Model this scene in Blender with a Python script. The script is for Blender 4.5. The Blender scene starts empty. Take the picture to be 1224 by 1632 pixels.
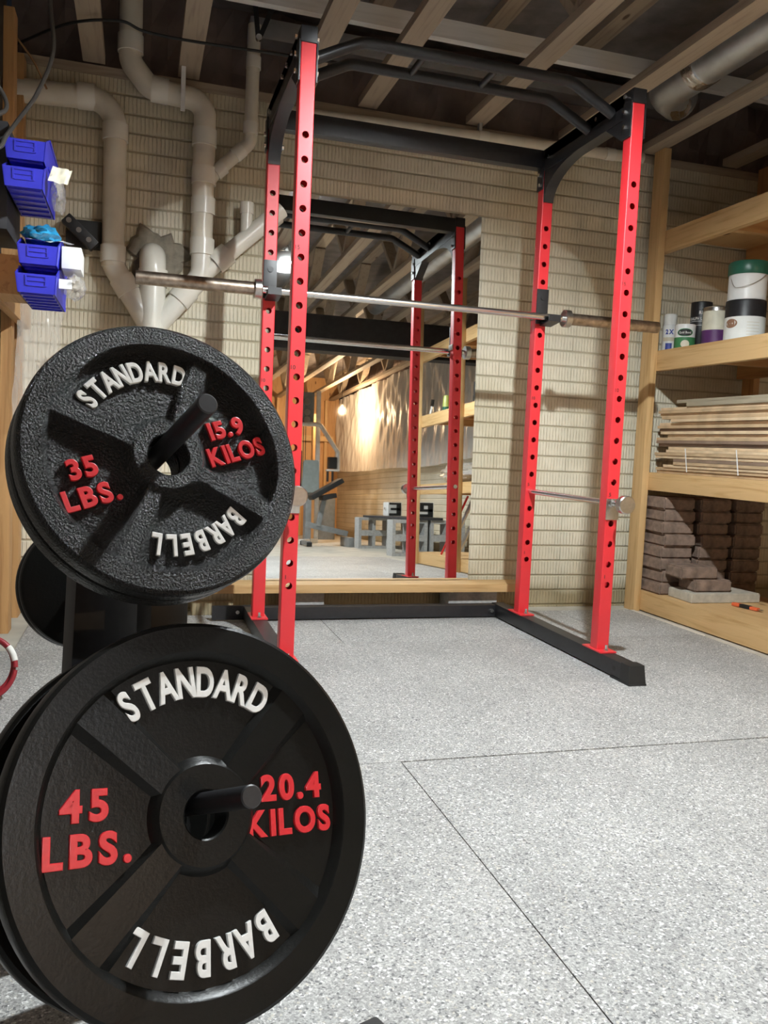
import bpy, bmesh, math, random
from mathutils import Vector, Matrix
random.seed(7)
PI = math.pi
SC = bpy.context.scene
COL = SC.collection

# ------------------------------------------------------------------ camera
cam_d = bpy.data.cameras.new('camera')
cam = bpy.data.objects.new('camera', cam_d); COL.objects.link(cam); SC.camera = cam
yaw, pitch, roll = 0.2894, -0.0783, 0.0456
fw = Vector((math.sin(yaw), math.cos(yaw), 0)); rt = Vector((math.cos(yaw), -math.sin(yaw), 0)); up = Vector((0, 0, 1))
fw, up = math.cos(pitch)*fw + math.sin(pitch)*up, math.cos(pitch)*up - math.sin(pitch)*fw
rt, up = math.cos(roll)*rt + math.sin(roll)*up, math.cos(roll)*up - math.sin(roll)*rt
CAM = Vector((-0.491, -2.735, 0.789))
m = Matrix((rt, up, -fw)).transposed().to_4x4(); m.translation = CAM
cam.matrix_world = m
cam_d.sensor_fit = 'VERTICAL'; cam_d.sensor_height = 36.0
cam_d.lens = 1333.74/1632*36.0
cam_d.clip_start = 0.02; cam_d.clip_end = 60

# ------------------------------------------------------------------ world, exposure, light strengths
w = bpy.data.worlds.new('world'); SC.world = w; w.use_nodes = True
w.node_tree.nodes['Background'].inputs[0].default_value = (0.5, 0.55, 0.7, 1)
w.node_tree.nodes['Background'].inputs[1].default_value = 0.01
vs = SC.view_settings
vs.view_transform = 'Standard'; vs.look = 'None'; vs.gamma = 1; vs.use_curve_mapping = False
vs.exposure = 0.12
SC.cycles.max_bounces = 10; SC.cycles.diffuse_bounces = 4; SC.cycles.glossy_bounces = 5
SC.cycles.transparent_max_bounces = 12
SC.cycles.sample_clamp_indirect = 8
LAMP = Vector((0.565, -1.1, 2.285))      # clamp lamp bulb above the camera
LAMP_EMIT = 5700.0
BULB = Vector((2.60, -7.25, 1.94))       # bare warm bulb at the far end of the basement
BULB_EMIT = 2300.0
FAR_EMIT = 9500.0                        # unseen lamp added to brighten the far half, behind the dropped beam

# ------------------------------------------------------------------ materials
def new_mat(name):
    mt = bpy.data.materials.new(name); mt.use_nodes = True
    nt = mt.node_tree; b = nt.nodes['Principled BSDF']
    return mt, nt, b
def N(nt, typ, **kw):
    n = nt.nodes.new(typ)
    for k, v in kw.items():
        if k.startswith('i_'):
            n.inputs[k[2:].replace('_', ' ')].default_value = v
        else: setattr(n, k, v)
    return n
def ramp(nt, stops):
    r = nt.nodes.new('ShaderNodeValToRGB'); e = r.color_ramp.elements
    while len(e) < len(stops): e.new(0.5)
    for k, (p, c) in enumerate(stops):
        e[k].position = p; e[k].color = (*c, 1) if len(c) == 3 else c
    return r
def coords(nt, scale=(1, 1, 1), rot=(0, 0, 0), kind='Object'):
    tc = nt.nodes.new('ShaderNodeTexCoord'); mp = nt.nodes.new('ShaderNodeMapping')
    mp.inputs['Scale'].default_value = scale; mp.inputs['Rotation'].default_value = rot
    nt.links.new(tc.outputs[kind], mp.inputs[0]); return mp.outputs[0]
def bump(nt, b, height, strength, dist):
    bm = nt.nodes.new('ShaderNodeBump'); bm.inputs['Strength'].default_value = strength; bm.inputs['Distance'].default_value = dist
    nt.links.new(height, bm.inputs['Height']); nt.links.new(bm.outputs[0], b.inputs['Normal']); return bm
def plain(name, col, rough=0.5, metal=0.0, vary=0.12, nscale=18, bstr=0.0, bdist=0.002, spec=0.5, coat=0.0):
    mt, nt, b = new_mat(name)
    no = N(nt, 'ShaderNodeTexNoise'); no.inputs['Scale'].default_value = nscale; no.inputs['Detail'].default_value = 4
    nt.links.new(coords(nt), no.inputs['Vector'])
    lo = tuple(c*(1-vary) for c in col); hi = tuple(min(1, c*(1+vary)) for c in col)
    r = ramp(nt, [(0.3, lo), (0.7, hi)]); nt.links.new(no.outputs[0], r.inputs[0]); nt.links.new(r.outputs[0], b.inputs['Base Color'])
    b.inputs['Roughness'].default_value = rough; b.inputs['Metallic'].default_value = metal
    b.inputs['Specular IOR Level'].default_value = spec; b.inputs['Coat Weight'].default_value = coat
    if bstr: bump(nt, b, no.outputs[0], bstr, bdist)
    return mt
def wood(name, c1, c2, axis, rough=0.55, knots=True):
    mt, nt, b = new_mat(name)
    s = [26, 26, 26]; s['xyz'.index(axis)] = 1.6
    v = coords(nt, tuple(s))
    no = N(nt, 'ShaderNodeTexNoise'); no.inputs['Scale'].default_value = 1.6; no.inputs['Detail'].default_value = 6; no.inputs['Distortion'].default_value = 0.7
    nt.links.new(v, no.inputs['Vector'])
    r = ramp(nt, [(0.28, c2), (0.5, c1), (0.62, tuple(x*0.9+y*0.1 for x, y in zip(c1, c2))), (0.8, tuple(min(1, x*1.12) for x in c1))])
    nt.links.new(no.outputs[0], r.inputs[0])
    out = r.outputs[0]
    if knots:
        s2 = [7, 7, 7]; s2['xyz'.index(axis)] = 2.6
        vo = N(nt, 'ShaderNodeTexVoronoi'); vo.inputs['Scale'].default_value = 1.0; nt.links.new(coords(nt, tuple(s2)), vo.inputs['Vector'])
        kr = ramp(nt, [(0.0, (1, 1, 1)), (0.055, (1, 1, 1)), (0.09, (0, 0, 0))]); nt.links.new(vo.outputs['Distance'], kr.inputs[0])
        mx = N(nt, 'ShaderNodeMix', data_type='RGBA'); nt.links.new(kr.outputs[0], mx.inputs['Factor'])
        nt.links.new(out, mx.inputs[6]); mx.inputs[7].default_value = (c2[0]*0.45, c2[1]*0.38, c2[2]*0.35, 1); out = mx.outputs[2]
    nt.links.new(out, b.inputs['Base Color'])
    b.inputs['Roughness'].default_value = rough
    bump(nt, b, no.outputs[0], 0.12, 0.002)
    return mt
PINE1, PINE2 = (0.66, 0.43, 0.20), (0.50, 0.29, 0.11)
M = {}
for a in 'xyz':
    M['pine_'+a] = wood('pine_'+a, PINE1, PINE2, a)
    M['stud_'+a] = wood('stud_'+a, (0.60, 0.34, 0.14), (0.42, 0.21, 0.08), a)
    M['truss_'+a] = wood('truss_'+a, (0.43, 0.35, 0.26), (0.30, 0.23, 0.17), a)
    M['pale_'+a] = wood('pale_'+a, (0.70, 0.66, 0.58), (0.52, 0.48, 0.40), a, knots=False)
M['white_wood'] = wood('white_wood', (0.86, 0.84, 0.80), (0.74, 0.72, 0.68), 'x', knots=False)
M['grey_wood'] = wood('grey_wood', (0.36, 0.31, 0.22), (0.22, 0.18, 0.13), 'y')
M['red'] = plain('red_paint', (0.72, 0.030, 0.040), 0.40, vary=0.05, nscale=6, coat=0.22)
M['black'] = plain('black_powder_coat', (0.016, 0.016, 0.018), 0.42, vary=0.2, nscale=60, bstr=0.05)
M['rubber'] = plain('black_rubber', (0.012, 0.012, 0.012), 0.6, vary=0.2)
M['chrome'] = plain('brushed_steel', (0.62, 0.60, 0.57), 0.28, 1.0, vary=0.08, nscale=90)
M['shaft'] = plain('polished_bar_steel', (0.78, 0.77, 0.76), 0.22, 1.0, vary=0.05, nscale=90)
M['sleeve'] = plain('worn_sleeve_steel', (0.42, 0.34, 0.27), 0.36, 1.0, vary=0.35, nscale=40, bstr=0.1)
M['bolt'] = plain('zinc_bolt', (0.75, 0.74, 0.72), 0.25, 1.0, vary=0.05)
M['galv'] = plain('galvanised_duct', (0.62, 0.65, 0.68), 0.38, 0.9, vary=0.15, nscale=9, bstr=0.15)
M['foil'] = plain('foil_tape', (0.8, 0.8, 0.82), 0.22, 1.0, vary=0.1, nscale=40, bstr=0.6, bdist=0.01)
M['pvc'] = plain('pvc', (0.70, 0.65, 0.54), 0.32, vary=0.10, nscale=10)
M['pvcfit'] = plain('pvc_fitting', (0.78, 0.75, 0.66), 0.26, vary=0.05, nscale=10)
M['white_ink'] = plain('white_letter_paint', (0.74, 0.74, 0.72), 0.38, vary=0.06, nscale=150, bstr=0.1)
M['red_ink'] = plain('red_letter_paint', (0.62, 0.022, 0.030), 0.36, vary=0.08, nscale=150, bstr=0.1)
M['decal'] = plain('dark_ink', (0.03, 0.012, 0.012), 0.6, vary=0.1)
M['blue'] = plain('blue_plastic', (0.045, 0.05, 0.62), 0.35, vary=0.06)
M['paper'] = plain('white_paper', (0.78, 0.78, 0.74), 0.7, vary=0.06)
M['white_plastic'] = plain('white_plastic', (0.78, 0.78, 0.76), 0.4, vary=0.04)
M['concrete'] = plain('concrete_floor', (0.50, 0.47, 0.40), 0.75, vary=0.16, nscale=7, bstr=0.15)
M['block'] = plain('grey_concrete_block', (0.42, 0.42, 0.41), 0.9, vary=0.15, nscale=60, bstr=0.4)
M['mortar'] = plain('mortar_patch', (0.25, 0.22, 0.17), 0.9, vary=0.25, nscale=30, bstr=0.8, bdist=0.01)
M['paver'] = plain('tumbled_paver', (0.235, 0.165, 0.125), 0.85, vary=0.4, nscale=22, bstr=0.6, bdist=0.006)
M['slab'] = plain('pale_paver', (0.50, 0.46, 0.38), 0.85, vary=0.15, nscale=35, bstr=0.4)
M['kraft'] = plain('kraft_insulation', (0.20, 0.155, 0.14), 0.8, vary=0.3, nscale=5, bstr=0.5, bdist=0.03)
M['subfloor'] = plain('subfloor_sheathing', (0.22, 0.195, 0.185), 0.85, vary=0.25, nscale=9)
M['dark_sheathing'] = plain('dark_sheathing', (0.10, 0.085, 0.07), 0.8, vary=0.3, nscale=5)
M['dark_beam'] = plain('dark_beam_wrap', (0.030, 0.030, 0.034), 0.7, vary=0.25)
M['cable'] = plain('black_cable', (0.012, 0.012, 0.012), 0.5)
M['greycord'] = plain('grey_cord', (0.07, 0.065, 0.06), 0.28)
M['copper'] = plain('copper_cable', (0.30, 0.16, 0.07), 0.5)
M['alu'] = plain('spun_aluminium', (0.85, 0.85, 0.86), 0.4, 0.6, vary=0.03)
M['orange'] = plain('orange_plastic', (0.75, 0.14, 0.05), 0.4)
M['green'] = plain('green_lid', (0.02, 0.11, 0.07), 0.35)
M['label_green'] = plain('label_green', (0.05, 0.22, 0.08), 0.5)
M['purple'] = plain('purple_label', (0.10, 0.025, 0.13), 0.5)
M['cream'] = plain('cream_label', (0.70, 0.66, 0.52), 0.5)
M['navy'] = plain('blue_print', (0.03, 0.05, 0.30), 0.5)
M['brown'] = plain('brown_oval', (0.28, 0.15, 0.09), 0.5)
M['tan'] = plain('tan_print', (0.62, 0.55, 0.40), 0.5)
M['redcable'] = plain('red_cable', (0.30, 0.02, 0.03), 0.4)
M['padgrey'] = plain('grey_upholstery', (0.20, 0.23, 0.22), 0.55)
M['gymwhite'] = plain('white_gym_frame', (0.72, 0.70, 0.66), 0.35)
M['gymgrey'] = plain('grey_gym_frame', (0.22, 0.23, 0.23), 0.4)
M['lacquer'] = plain('olive_handle', (0.42, 0.45, 0.12), 0.3)
M['bluebag'] = plain('blue_bag', (0.02, 0.22, 0.42), 0.3, vary=0.4, nscale=30, bstr=0.6, bdist=0.01)
def edgewood(name, col): return plain(name, col, 0.6, vary=0.18, nscale=14, bstr=0.2)
M['lam1'] = edgewood('laminate_edge_tan', (0.52, 0.37, 0.22))
M['lam2'] = edgewood('laminate_edge_pale', (0.66, 0.50, 0.32))
M['lam3'] = edgewood('laminate_edge_brown', (0.25, 0.17, 0.12))

def brick_mat():
    mt, nt, b = new_mat('cream_painted_brick')
    L = nt.links
    tc = N(nt, 'ShaderNodeTexCoord')
    sep = N(nt, 'ShaderNodeSeparateXYZ'); L.new(tc.outputs['Object'], sep.inputs[0])
    add = N(nt, 'ShaderNodeMath', operation='ADD'); L.new(sep.outputs[0], add.inputs[0]); L.new(sep.outputs[1], add.inputs[1])
    cb = N(nt, 'ShaderNodeCombineXYZ'); L.new(add.outputs[0], cb.inputs[0]); L.new(sep.outputs[2], cb.inputs[1])
    br = N(nt, 'ShaderNodeTexBrick'); L.new(cb.outputs[0], br.inputs['Vector'])
    br.inputs['Scale'].default_value = 1.0; br.inputs['Brick Width'].default_value = 0.405; br.inputs['Row Height'].default_value = 0.0775
    br.inputs['Mortar Size'].default_value = 0.0035; br.inputs['Mortar Smooth'].default_value = 0.6; br.offset = 0.5
    br.inputs['Color1'].default_value = (0.78, 0.72, 0.575, 1); br.inputs['Color2'].default_value = (0.76, 0.70, 0.555, 1); br.inputs['Mortar'].default_value = (0.66, 0.61, 0.47, 1)
    # combed vertical grooves
    gv = N(nt, 'ShaderNodeTexWave', wave_type='BANDS', bands_direction='X', wave_profile='SIN'); L.new(cb.outputs[0], gv.inputs['Vector'])
    gv.inputs['Scale'].default_value = 18.5; gv.inputs['Distortion'].default_value = 2.2; gv.inputs['Detail'].default_value = 2; gv.inputs['Detail Scale'].default_value = 0.45
    gn = N(nt, 'ShaderNodeTexNoise'); gn.inputs['Scale'].default_value = 22; gn.inputs['Detail'].default_value = 3; L.new(cb.outputs[0], gn.inputs['Vector'])
    gs = N(nt, 'ShaderNodeMath', operation='MULTIPLY_ADD'); L.new(gn.outputs[0], gs.inputs[0]); gs.inputs[1].default_value = 0.9; L.new(gv.outputs[0], gs.inputs[2])
    gr = ramp(nt, [(0.42, (0, 0, 0)), (0.72, (1, 1, 1))]); L.new(gs.outputs[0], gr.inputs[0])
    # bed joints from the height alone, head joints much fainter
    fz = N(nt, 'ShaderNodeMath', operation='PINGPONG'); L.new(sep.outputs[2], fz.inputs[0]); fz.inputs[1].default_value = 0.0775/2
    jz = N(nt, 'ShaderNodeMapRange'); jz.inputs['From Min'].default_value = 0.0012; jz.inputs['From Max'].default_value = 0.0072; L.new(fz.outputs[0], jz.inputs['Value'])
    hj = N(nt, 'ShaderNodeMath', operation='MULTIPLY_ADD'); L.new(br.outputs['Fac'], hj.inputs[0]); hj.inputs[1].default_value = -0.30; hj.inputs[2].default_value = 1.0
    inv = N(nt, 'ShaderNodeMath', operation='MULTIPLY'); L.new(jz.outputs[0], inv.inputs[0]); L.new(hj.outputs[0], inv.inputs[1])
    mul = N(nt, 'ShaderNodeMath', operation='MULTIPLY'); L.new(inv.outputs[0], mul.inputs[0])
    g2 = N(nt, 'ShaderNodeMath', operation='MULTIPLY_ADD'); L.new(gr.outputs[0], g2.inputs[0]); g2.inputs[1].default_value = 0.55; g2.inputs[2].default_value = 0.45
    L.new(g2.outputs[0], mul.inputs[1])
    # dirt: soft blotches and a grubby band near the floor
    dn = N(nt, 'ShaderNodeTexNoise'); dn.inputs['Scale'].default_value = 2.2; dn.inputs['Detail'].default_value = 7; L.new(tc.outputs['Object'], dn.inputs['Vector'])
    dr = ramp(nt, [(0.36, (0.80, 0.78, 0.72)), (0.60, (1, 1, 1))]); L.new(dn.outputs[0], dr.inputs[0])
    mx = N(nt, 'ShaderNodeMix', data_type='RGBA', blend_type='MULTIPLY'); mx.inputs[0].default_value = 1
    jc = ramp(nt, [(0.0, (0.76, 0.73, 0.66)), (0.48, (0.88, 0.87, 0.84)), (0.8, (1, 1, 1))]); L.new(mul.outputs[0], jc.inputs[0])
    mj = N(nt, 'ShaderNodeMix', data_type='RGBA', blend_type='MULTIPLY'); mj.inputs[0].default_value = 1
    L.new(br.outputs['Color'], mj.inputs[6]); L.new(jc.outputs[0], mj.inputs[7])
    L.new(mj.outputs[2], mx.inputs[6]); L.new(dr.outputs[0], mx.inputs[7])
    zm = N(nt, 'ShaderNodeMath', operation='MULTIPLY_ADD'); L.new(dn.outputs[0], zm.inputs[0]); zm.inputs[1].default_value = -0.16; L.new(sep.outputs[2], zm.inputs[2])
    zr = ramp(nt, [(0.0, (0.55, 0.50, 0.40)), (0.06, (1, 1, 1))]); L.new(zm.outputs[0], zr.inputs[0])
    mx2 = N(nt, 'ShaderNodeMix', data_type='RGBA', blend_type='MULTIPLY'); mx2.inputs[0].default_value = 1
    L.new(mx.outputs[2], mx2.inputs[6]); L.new(zr.outputs[0], mx2.inputs[7])
    L.new(mx2.outputs[2], b.inputs['Base Color']); b.inputs['Roughness'].default_value = 0.55
    bump(nt, b, mul.outputs[0], 0.75, 0.008)
    return mt
M['brick'] = brick_mat()

def mat_rubber_floor():
    mt, nt, b = new_mat('speckled_rubber_mat'); L = nt.links
    v = coords(nt)
    vo = N(nt, 'ShaderNodeTexVoronoi'); vo.inputs['Scale'].default_value = 255; L.new(v, vo.inputs['Vector'])
    sp = N(nt, 'ShaderNodeSeparateColor'); L.new(vo.outputs['Color'], sp.inputs[0])
    r = ramp(nt, [(0.0, (0.18, 0.18, 0.18)), (0.06, (0.355, 0.35, 0.34)), (0.5, (0.465, 0.46, 0.445)), (0.80, (0.55, 0.545, 0.525)), (0.92, (0.82, 0.82, 0.80)), (0.97, (0.56, 0.53, 0.47))])
    r.color_ramp.interpolation = 'CONSTANT'; L.new(sp.outputs[0], r.inputs[0])
    vo2 = N(nt, 'ShaderNodeTexVoronoi'); vo2.inputs['Scale'].default_value = 420; L.new(v, vo2.inputs['Vector'])
    sp2 = N(nt, 'ShaderNodeSeparateColor'); L.new(vo2.outputs['Color'], sp2.inputs[0])
    r2 = ramp(nt, [(0.0, (0.6, 0.6, 0.6)), (0.10, (0.85, 0.85, 0.85)), (0.5, (1, 1, 1)), (0.93, (1.28, 1.28, 1.27))]); r2.color_ramp.interpolation = 'CONSTANT'
    L.new(sp2.outputs[0], r2.inputs[0])
    mx = N(nt, 'ShaderNodeMix', data_type='RGBA', blend_type='MULTIPLY'); mx.inputs[0].default_value = 1; L.new(r.outputs[0], mx.inputs[6]); L.new(r2.outputs[0], mx.inputs[7])
    no = N(nt, 'ShaderNodeTexNoise'); no.inputs['Scale'].default_value = 3; no.inputs['Detail'].default_value = 5; L.new(v, no.inputs['Vector'])
    nr = ramp(nt, [(0.35, (0.9, 0.9, 0.9)), (0.65, (1.06, 1.06, 1.06))]); L.new(no.outputs[0], nr.inputs[0])
    mx2 = N(nt, 'ShaderNodeMix', data_type='RGBA', blend_type='MULTIPLY'); mx2.inputs[0].default_value = 1; L.new(mx.outputs[2], mx2.inputs[6]); L.new(nr.outputs[0], mx2.inputs[7])
    L.new(mx2.outputs[2], b.inputs['Base Color']); b.inputs['Roughness'].default_value = 0.62
    bump(nt, b, vo.outputs['Distance'], 0.25, 0.002)
    return mt
M['mat'] = mat_rubber_floor()

def cast_iron(name, scale, strength, dist, rough, col, spec):
    mt, nt, b = new_mat(name); L = nt.links
    v = coords(nt)
    no = N(nt, 'ShaderNodeTexNoise'); no.inputs['Scale'].default_value = scale; no.inputs['Detail'].default_value = 3; no.inputs['Roughness'].default_value = 0.6; L.new(v, no.inputs['Vector'])
    b.inputs['Base Color'].default_value = (*col, 1); b.inputs['Roughness'].default_value = rough; b.inputs['Specular IOR Level'].default_value = spec
    bump(nt, b, no.outputs[0], strength, dist)
    return mt
M['iron_rough'] = cast_iron('hammertone_cast_iron', 300, 1.0, 0.0065, 0.20, (0.006, 0.006, 0.0062), 0.36)
M['iron_smooth'] = cast_iron('satin_cast_iron', 200, 0.2, 0.002, 0.33, (0.0055, 0.0055, 0.005), 0.2)

def emit(name, col, s):
    mt, nt, b = new_mat(name)
    b.inputs['Base Color'].default_value = (0.9, 0.9, 0.9, 1)
    b.inputs['Emission Color'].default_value = (*col, 1); b.inputs['Emission Strength'].default_value = s
    return mt
M['lamp_glow'] = emit('lamp_glow', (0.90, 0.965, 0.985), LAMP_EMIT)
M['far_glow'] = emit('far_glow', (0.93, 0.97, 1.0), FAR_EMIT)
M['bulb_glow'] = emit('bulb_glow', (1.0, 0.68, 0.40), BULB_EMIT)

def film(name, col, alpha, rough=0.18):
    mt, nt, b = new_mat(name)
    b.inputs['Base Color'].default_value = (*col, 1); b.inputs['Roughness'].default_value = rough
    b.inputs['Alpha'].default_value = alpha; b.inputs['Specular IOR Level'].default_value = 0.8
    no = N(nt, 'ShaderNodeTexNoise'); no.inputs['Scale'].default_value = 9; no.inputs['Detail'].default_value = 5
    nt.links.new(coords(nt, (1, 1, 0.35)), no.inputs['Vector']); bump(nt, b, no.outputs[0], 0.5, 0.03)
    return mt
M['film'] = film('plastic_sheeting', (0.80, 0.77, 0.72), 0.72)
M['clearbag'] = film('clear_plastic', (0.75, 0.72, 0.66), 0.35, 0.12)
def mirror_mat():
    mt, nt, b = new_mat('mirror_glass')
    b.inputs['Metallic'].default_value = 1; b.inputs['Base Color'].default_value = (0.90, 0.92, 0.91, 1)
    no = N(nt, 'ShaderNodeTexNoise'); no.inputs['Scale'].default_value = 1.5
    r = ramp(nt, [(0.4, (0.008,)*3), (0.7, (0.02,)*3)]); nt.links.new(coords(nt), no.inputs['Vector']); nt.links.new(no.outputs[0], r.inputs[0]); nt.links.new(r.outputs[0], b.inputs['Roughness'])
    return mt
M['mirror'] = mirror_mat()

# ------------------------------------------------------------------ mesh helpers
OFF = {}
def prop(o, label=None, cat=None, group=None, kind=None):
    if label: o['label'] = label
    if cat: o['category'] = cat
    if group: o['group'] = group
    if kind: o['kind'] = kind
    return o
def thing(name, label, cat, loc=(0, 0, 0), group=None, mat=None):
    o = bpy.data.objects.new(name, None); COL.objects.link(o); o.empty_display_size = 0.1
    if mat is not None: o.matrix_world = mat
    else: o.location = loc
    OFF[o.name] = Vector((0, 0, 0)) if mat is not None else Vector(loc)
    return prop(o, label, cat, group)
class MB:
    def __init__(s): s.v = []; s.f = []; s.mi = []; s.mats = []
    def add(s, vs_, fs, mat=None):
        o = len(s.v); s.v += [Vector(p) for p in vs_]
        k = 0
        if mat is not None:
            if mat not in s.mats: s.mats.append(mat)
            k = s.mats.index(mat)
        for f in fs: s.f.append(tuple(i+o for i in f)); s.mi.append(k)
        return s
    def box(s, x0, x1, y0, y1, z0, z1, mat=None, R=None, bev=0.0):
        if bev > 0:
            bm = bmesh.new(); bmesh.ops.create_cube(bm, size=1)
            for v in bm.verts: v.co = Vector(((x0+x1)/2+v.co.x*(x1-x0), (y0+y1)/2+v.co.y*(y1-y0), (z0+z1)/2+v.co.z*(z1-z0)))
            bmesh.ops.bevel(bm, geom=bm.edges[:], offset=bev, segments=2, affect='EDGES', profile=0.7)
            bm.verts.index_update(); P = [v.co.copy() for v in bm.verts]; F = [[v.index for v in f.verts] for f in bm.faces]; bm.free()
        else:
            P = [Vector(p) for p in ((x0, y0, z0), (x1, y0, z0), (x1, y1, z0), (x0, y1, z0), (x0, y0, z1), (x1, y0, z1), (x1, y1, z1), (x0, y1, z1))]
            F = [(0, 3, 2, 1), (4, 5, 6, 7), (0, 1, 5, 4), (1, 2, 6, 5), (2, 3, 7, 6), (3, 0, 4, 7)]
        if R is not None: P = [R @ p for p in P]
        return s.add(P, F, mat)
    def bar(s, a, b, wd, ht, upv=(0, 0, 1), mat=None, bev=0.0):
        a = Vector(a); b = Vector(b); d = b-a; L = d.length; d.normalize(); u = Vector(upv)
        sx = d.cross(u).normalized(); u = sx.cross(d).normalized()
        R = Matrix((sx, d, u)).transposed().to_4x4(); R.translation = a
        return s.box(-wd/2, wd/2, 0, L, -ht/2, ht/2, mat, R, bev)
    def lathe(s, prof, R=None, n=48, mat=None):
        P = []; F = []
        rings = []
        for (r, z) in prof:
            if r < 1e-7: rings.append([len(P)]); P.append(Vector((0, 0, z)))
            else:
                rings.append(list(range(len(P), len(P)+n)))
                P += [Vector((r*math.cos(2*PI*k/n), r*math.sin(2*PI*k/n), z)) for k in range(n)]
        for A, B in zip(rings, rings[1:]):
            for k in range(n):
                k2 = (k+1) % n
                if len(A) == 1 and len(B) == 1: continue
                if len(A) == 1: F.append((A[0], B[k2], B[k]))
                elif len(B) == 1: F.append((A[k], A[k2], B[0]))
                else: F.append((A[k], A[k2], B[k2], B[k]))
        if R is not None: P = [R @ p for p in P]
        return s.add(P, F, mat)
    def cyl(s, a, b, r, n=24, mat=None, r2=None, bev=0.0):
        a = Vector(a); b = Vector(b); L = (b-a).length; r2 = r if r2 is None else r2
        R = frame(a, b-a)
        if bev: pr = [(0, 0), (r-bev, 0), (r, bev), (r2, L-bev), (r2-bev, L), (0, L)]
        else: pr = [(0, 0), (r, 0), (r2, L), (0, L)]
        return s.lathe([(x, z) for x, z in pr], R, n, mat)
    def tube(s, pts, r, n=16, mat=None, cap=True):
        pts = [Vector(p) for p in pts]; P = []; F = []
        t0 = (pts[1]-pts[0]).normalized(); u = t0.orthogonal().normalized()
        for i, p in enumerate(pts):
            t = (pts[min(i+1, len(pts)-1)]-pts[max(i-1, 0)]).normalized()
            u = (u - t*u.dot(t)).normalized(); w_ = t.cross(u)
            rr = r[i] if isinstance(r, (list, tuple)) else r
            P += [p+rr*(math.cos(2*PI*k/n)*u+math.sin(2*PI*k/n)*w_) for k in range(n)]
        for i in range(len(pts)-1):
            for k in range(n):
                k2 = (k+1) % n; F.append((i*n+k, i*n+k2, (i+1)*n+k2, (i+1)*n+k))
        if cap: F.append(tuple(range(n))[::-1]); F.append(tuple(range((len(pts)-1)*n, len(pts)*n)))
        return s.add(P, F, mat)
    def prism(s, outline, R, depth, mat=None):
        n = len(outline); P = [R @ Vector((x, y, 0)) for x, y in outline]+[R @ Vector((x, y, depth)) for x, y in outline]
        F = [tuple(range(n))[::-1], tuple(range(n, 2*n))]+[(k, (k+1) % n, n+(k+1) % n, n+k) for k in range(n)]
        return s.add(P, F, mat)
    def merge(s, o, R=None):
        P = [R @ p for p in o.v] if R is not None else o.v
        base = len(s.v); s.v += [Vector(p) for p in P]
        for f, k in zip(o.f, o.mi):
            mt = o.mats[k] if o.mats else None
            if mt is not None and mt not in s.mats: s.mats.append(mt)
            s.f.append(tuple(i+base for i in f)); s.mi.append(s.mats.index(mt) if mt is not None else 0)
        return s
    def build(s, name, mat, parent=None, label=None, local=False, angle=32, smooth=True, origin='base', cat=None, group=None, kind=None, weld=False):
        if parent is not None: off = Vector((0, 0, 0)) if local else OFF[parent.name]
        elif origin == 'zero': off = Vector((0, 0, 0))
        else:
            lo = [min(p[i] for p in s.v) for i in range(3)]; hi = [max(p[i] for p in s.v) for i in range(3)]
            off = Vector(((lo[0]+hi[0])/2, (lo[1]+hi[1])/2, lo[2]))
        me = bpy.data.meshes.new(name); me.from_pydata([p-off for p in s.v], [], s.f)
        if s.mats and any(k is not None for k in s.mats):
            for k in s.mats: me.materials.append(M[k])
            me.polygons.foreach_set('material_index', s.mi)
        else: me.materials.append(M[mat] if isinstance(mat, str) else mat)
        if True:
            bm = bmesh.new(); bm.from_mesh(me)
            if weld: bmesh.ops.remove_doubles(bm, verts=bm.verts, dist=1e-5)
            bmesh.ops.recalc_face_normals(bm, faces=bm.faces); bm.to_mesh(me); bm.free()
        if smooth: me.shade_smooth(); me.set_sharp_from_angle(angle=math.radians(angle))
        me.update()
        o = bpy.data.objects.new(name, me); COL.objects.link(o)
        if parent is not None: o.parent = parent; OFF[o.name] = off
        else: o.location = off; OFF[o.name] = off
        return prop(o, label, cat, group, kind)
def frame(p, z, x=None):
    z = Vector(z).normalized(); x = Vector(x) if x is not None else z.orthogonal()
    x = (x-z*x.dot(z)).normalized(); y = z.cross(x)
    R = Matrix((x, y, z)).transposed().to_4x4(); R.translation = Vector(p); return R
def fillet(pts, rad, n=6):
    pts = [Vector(p) for p in pts]; out = [pts[0]]
    for i in range(1, len(pts)-1):
        a, b, c = pts[i-1], pts[i], pts[i+1]; u = (a-b).normalized(); v = (c-b).normalized()
        ang = u.angle(v)
        if abs(ang-PI) < 1e-3: out.append(b); continue
        R_ = rad[i-1] if isinstance(rad, (list, tuple)) else rad
        d = min(R_/math.tan(ang/2), (a-b).length*0.49, (c-b).length*0.49)
        p0, p1 = b+u*d, b+v*d; rr = d*math.tan(ang/2)
        cen = b+(u+v).normalized()*(rr/math.sin(ang/2))
        e0, e1 = p0-cen, p1-cen; th = e0.angle(e1)
        for k in range(n+1):
            t = k/n; out.append(cen+(math.sin((1-t)*th)*e0+math.sin(t*th)*e1)/math.sin(th))
    out.append(pts[-1]); return out
def spline(pts, n=10):
    pts = [Vector(p) for p in pts]; q = [2*pts[0]-pts[1]]+pts+[2*pts[-1]-pts[-2]]; out = []
    for i in range(1, len(q)-2):
        for k in range(n):
            t = k/n; p0, p1, p2, p3 = q[i-1:i+3]
            out.append(0.5*((2*p1)+(p2-p0)*t+(2*p0-5*p1+4*p2-p3)*t*t+(3*p1-p0-3*p2+p3)*t**3))
    out.append(pts[-1]); return out
_TX = {}
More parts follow.
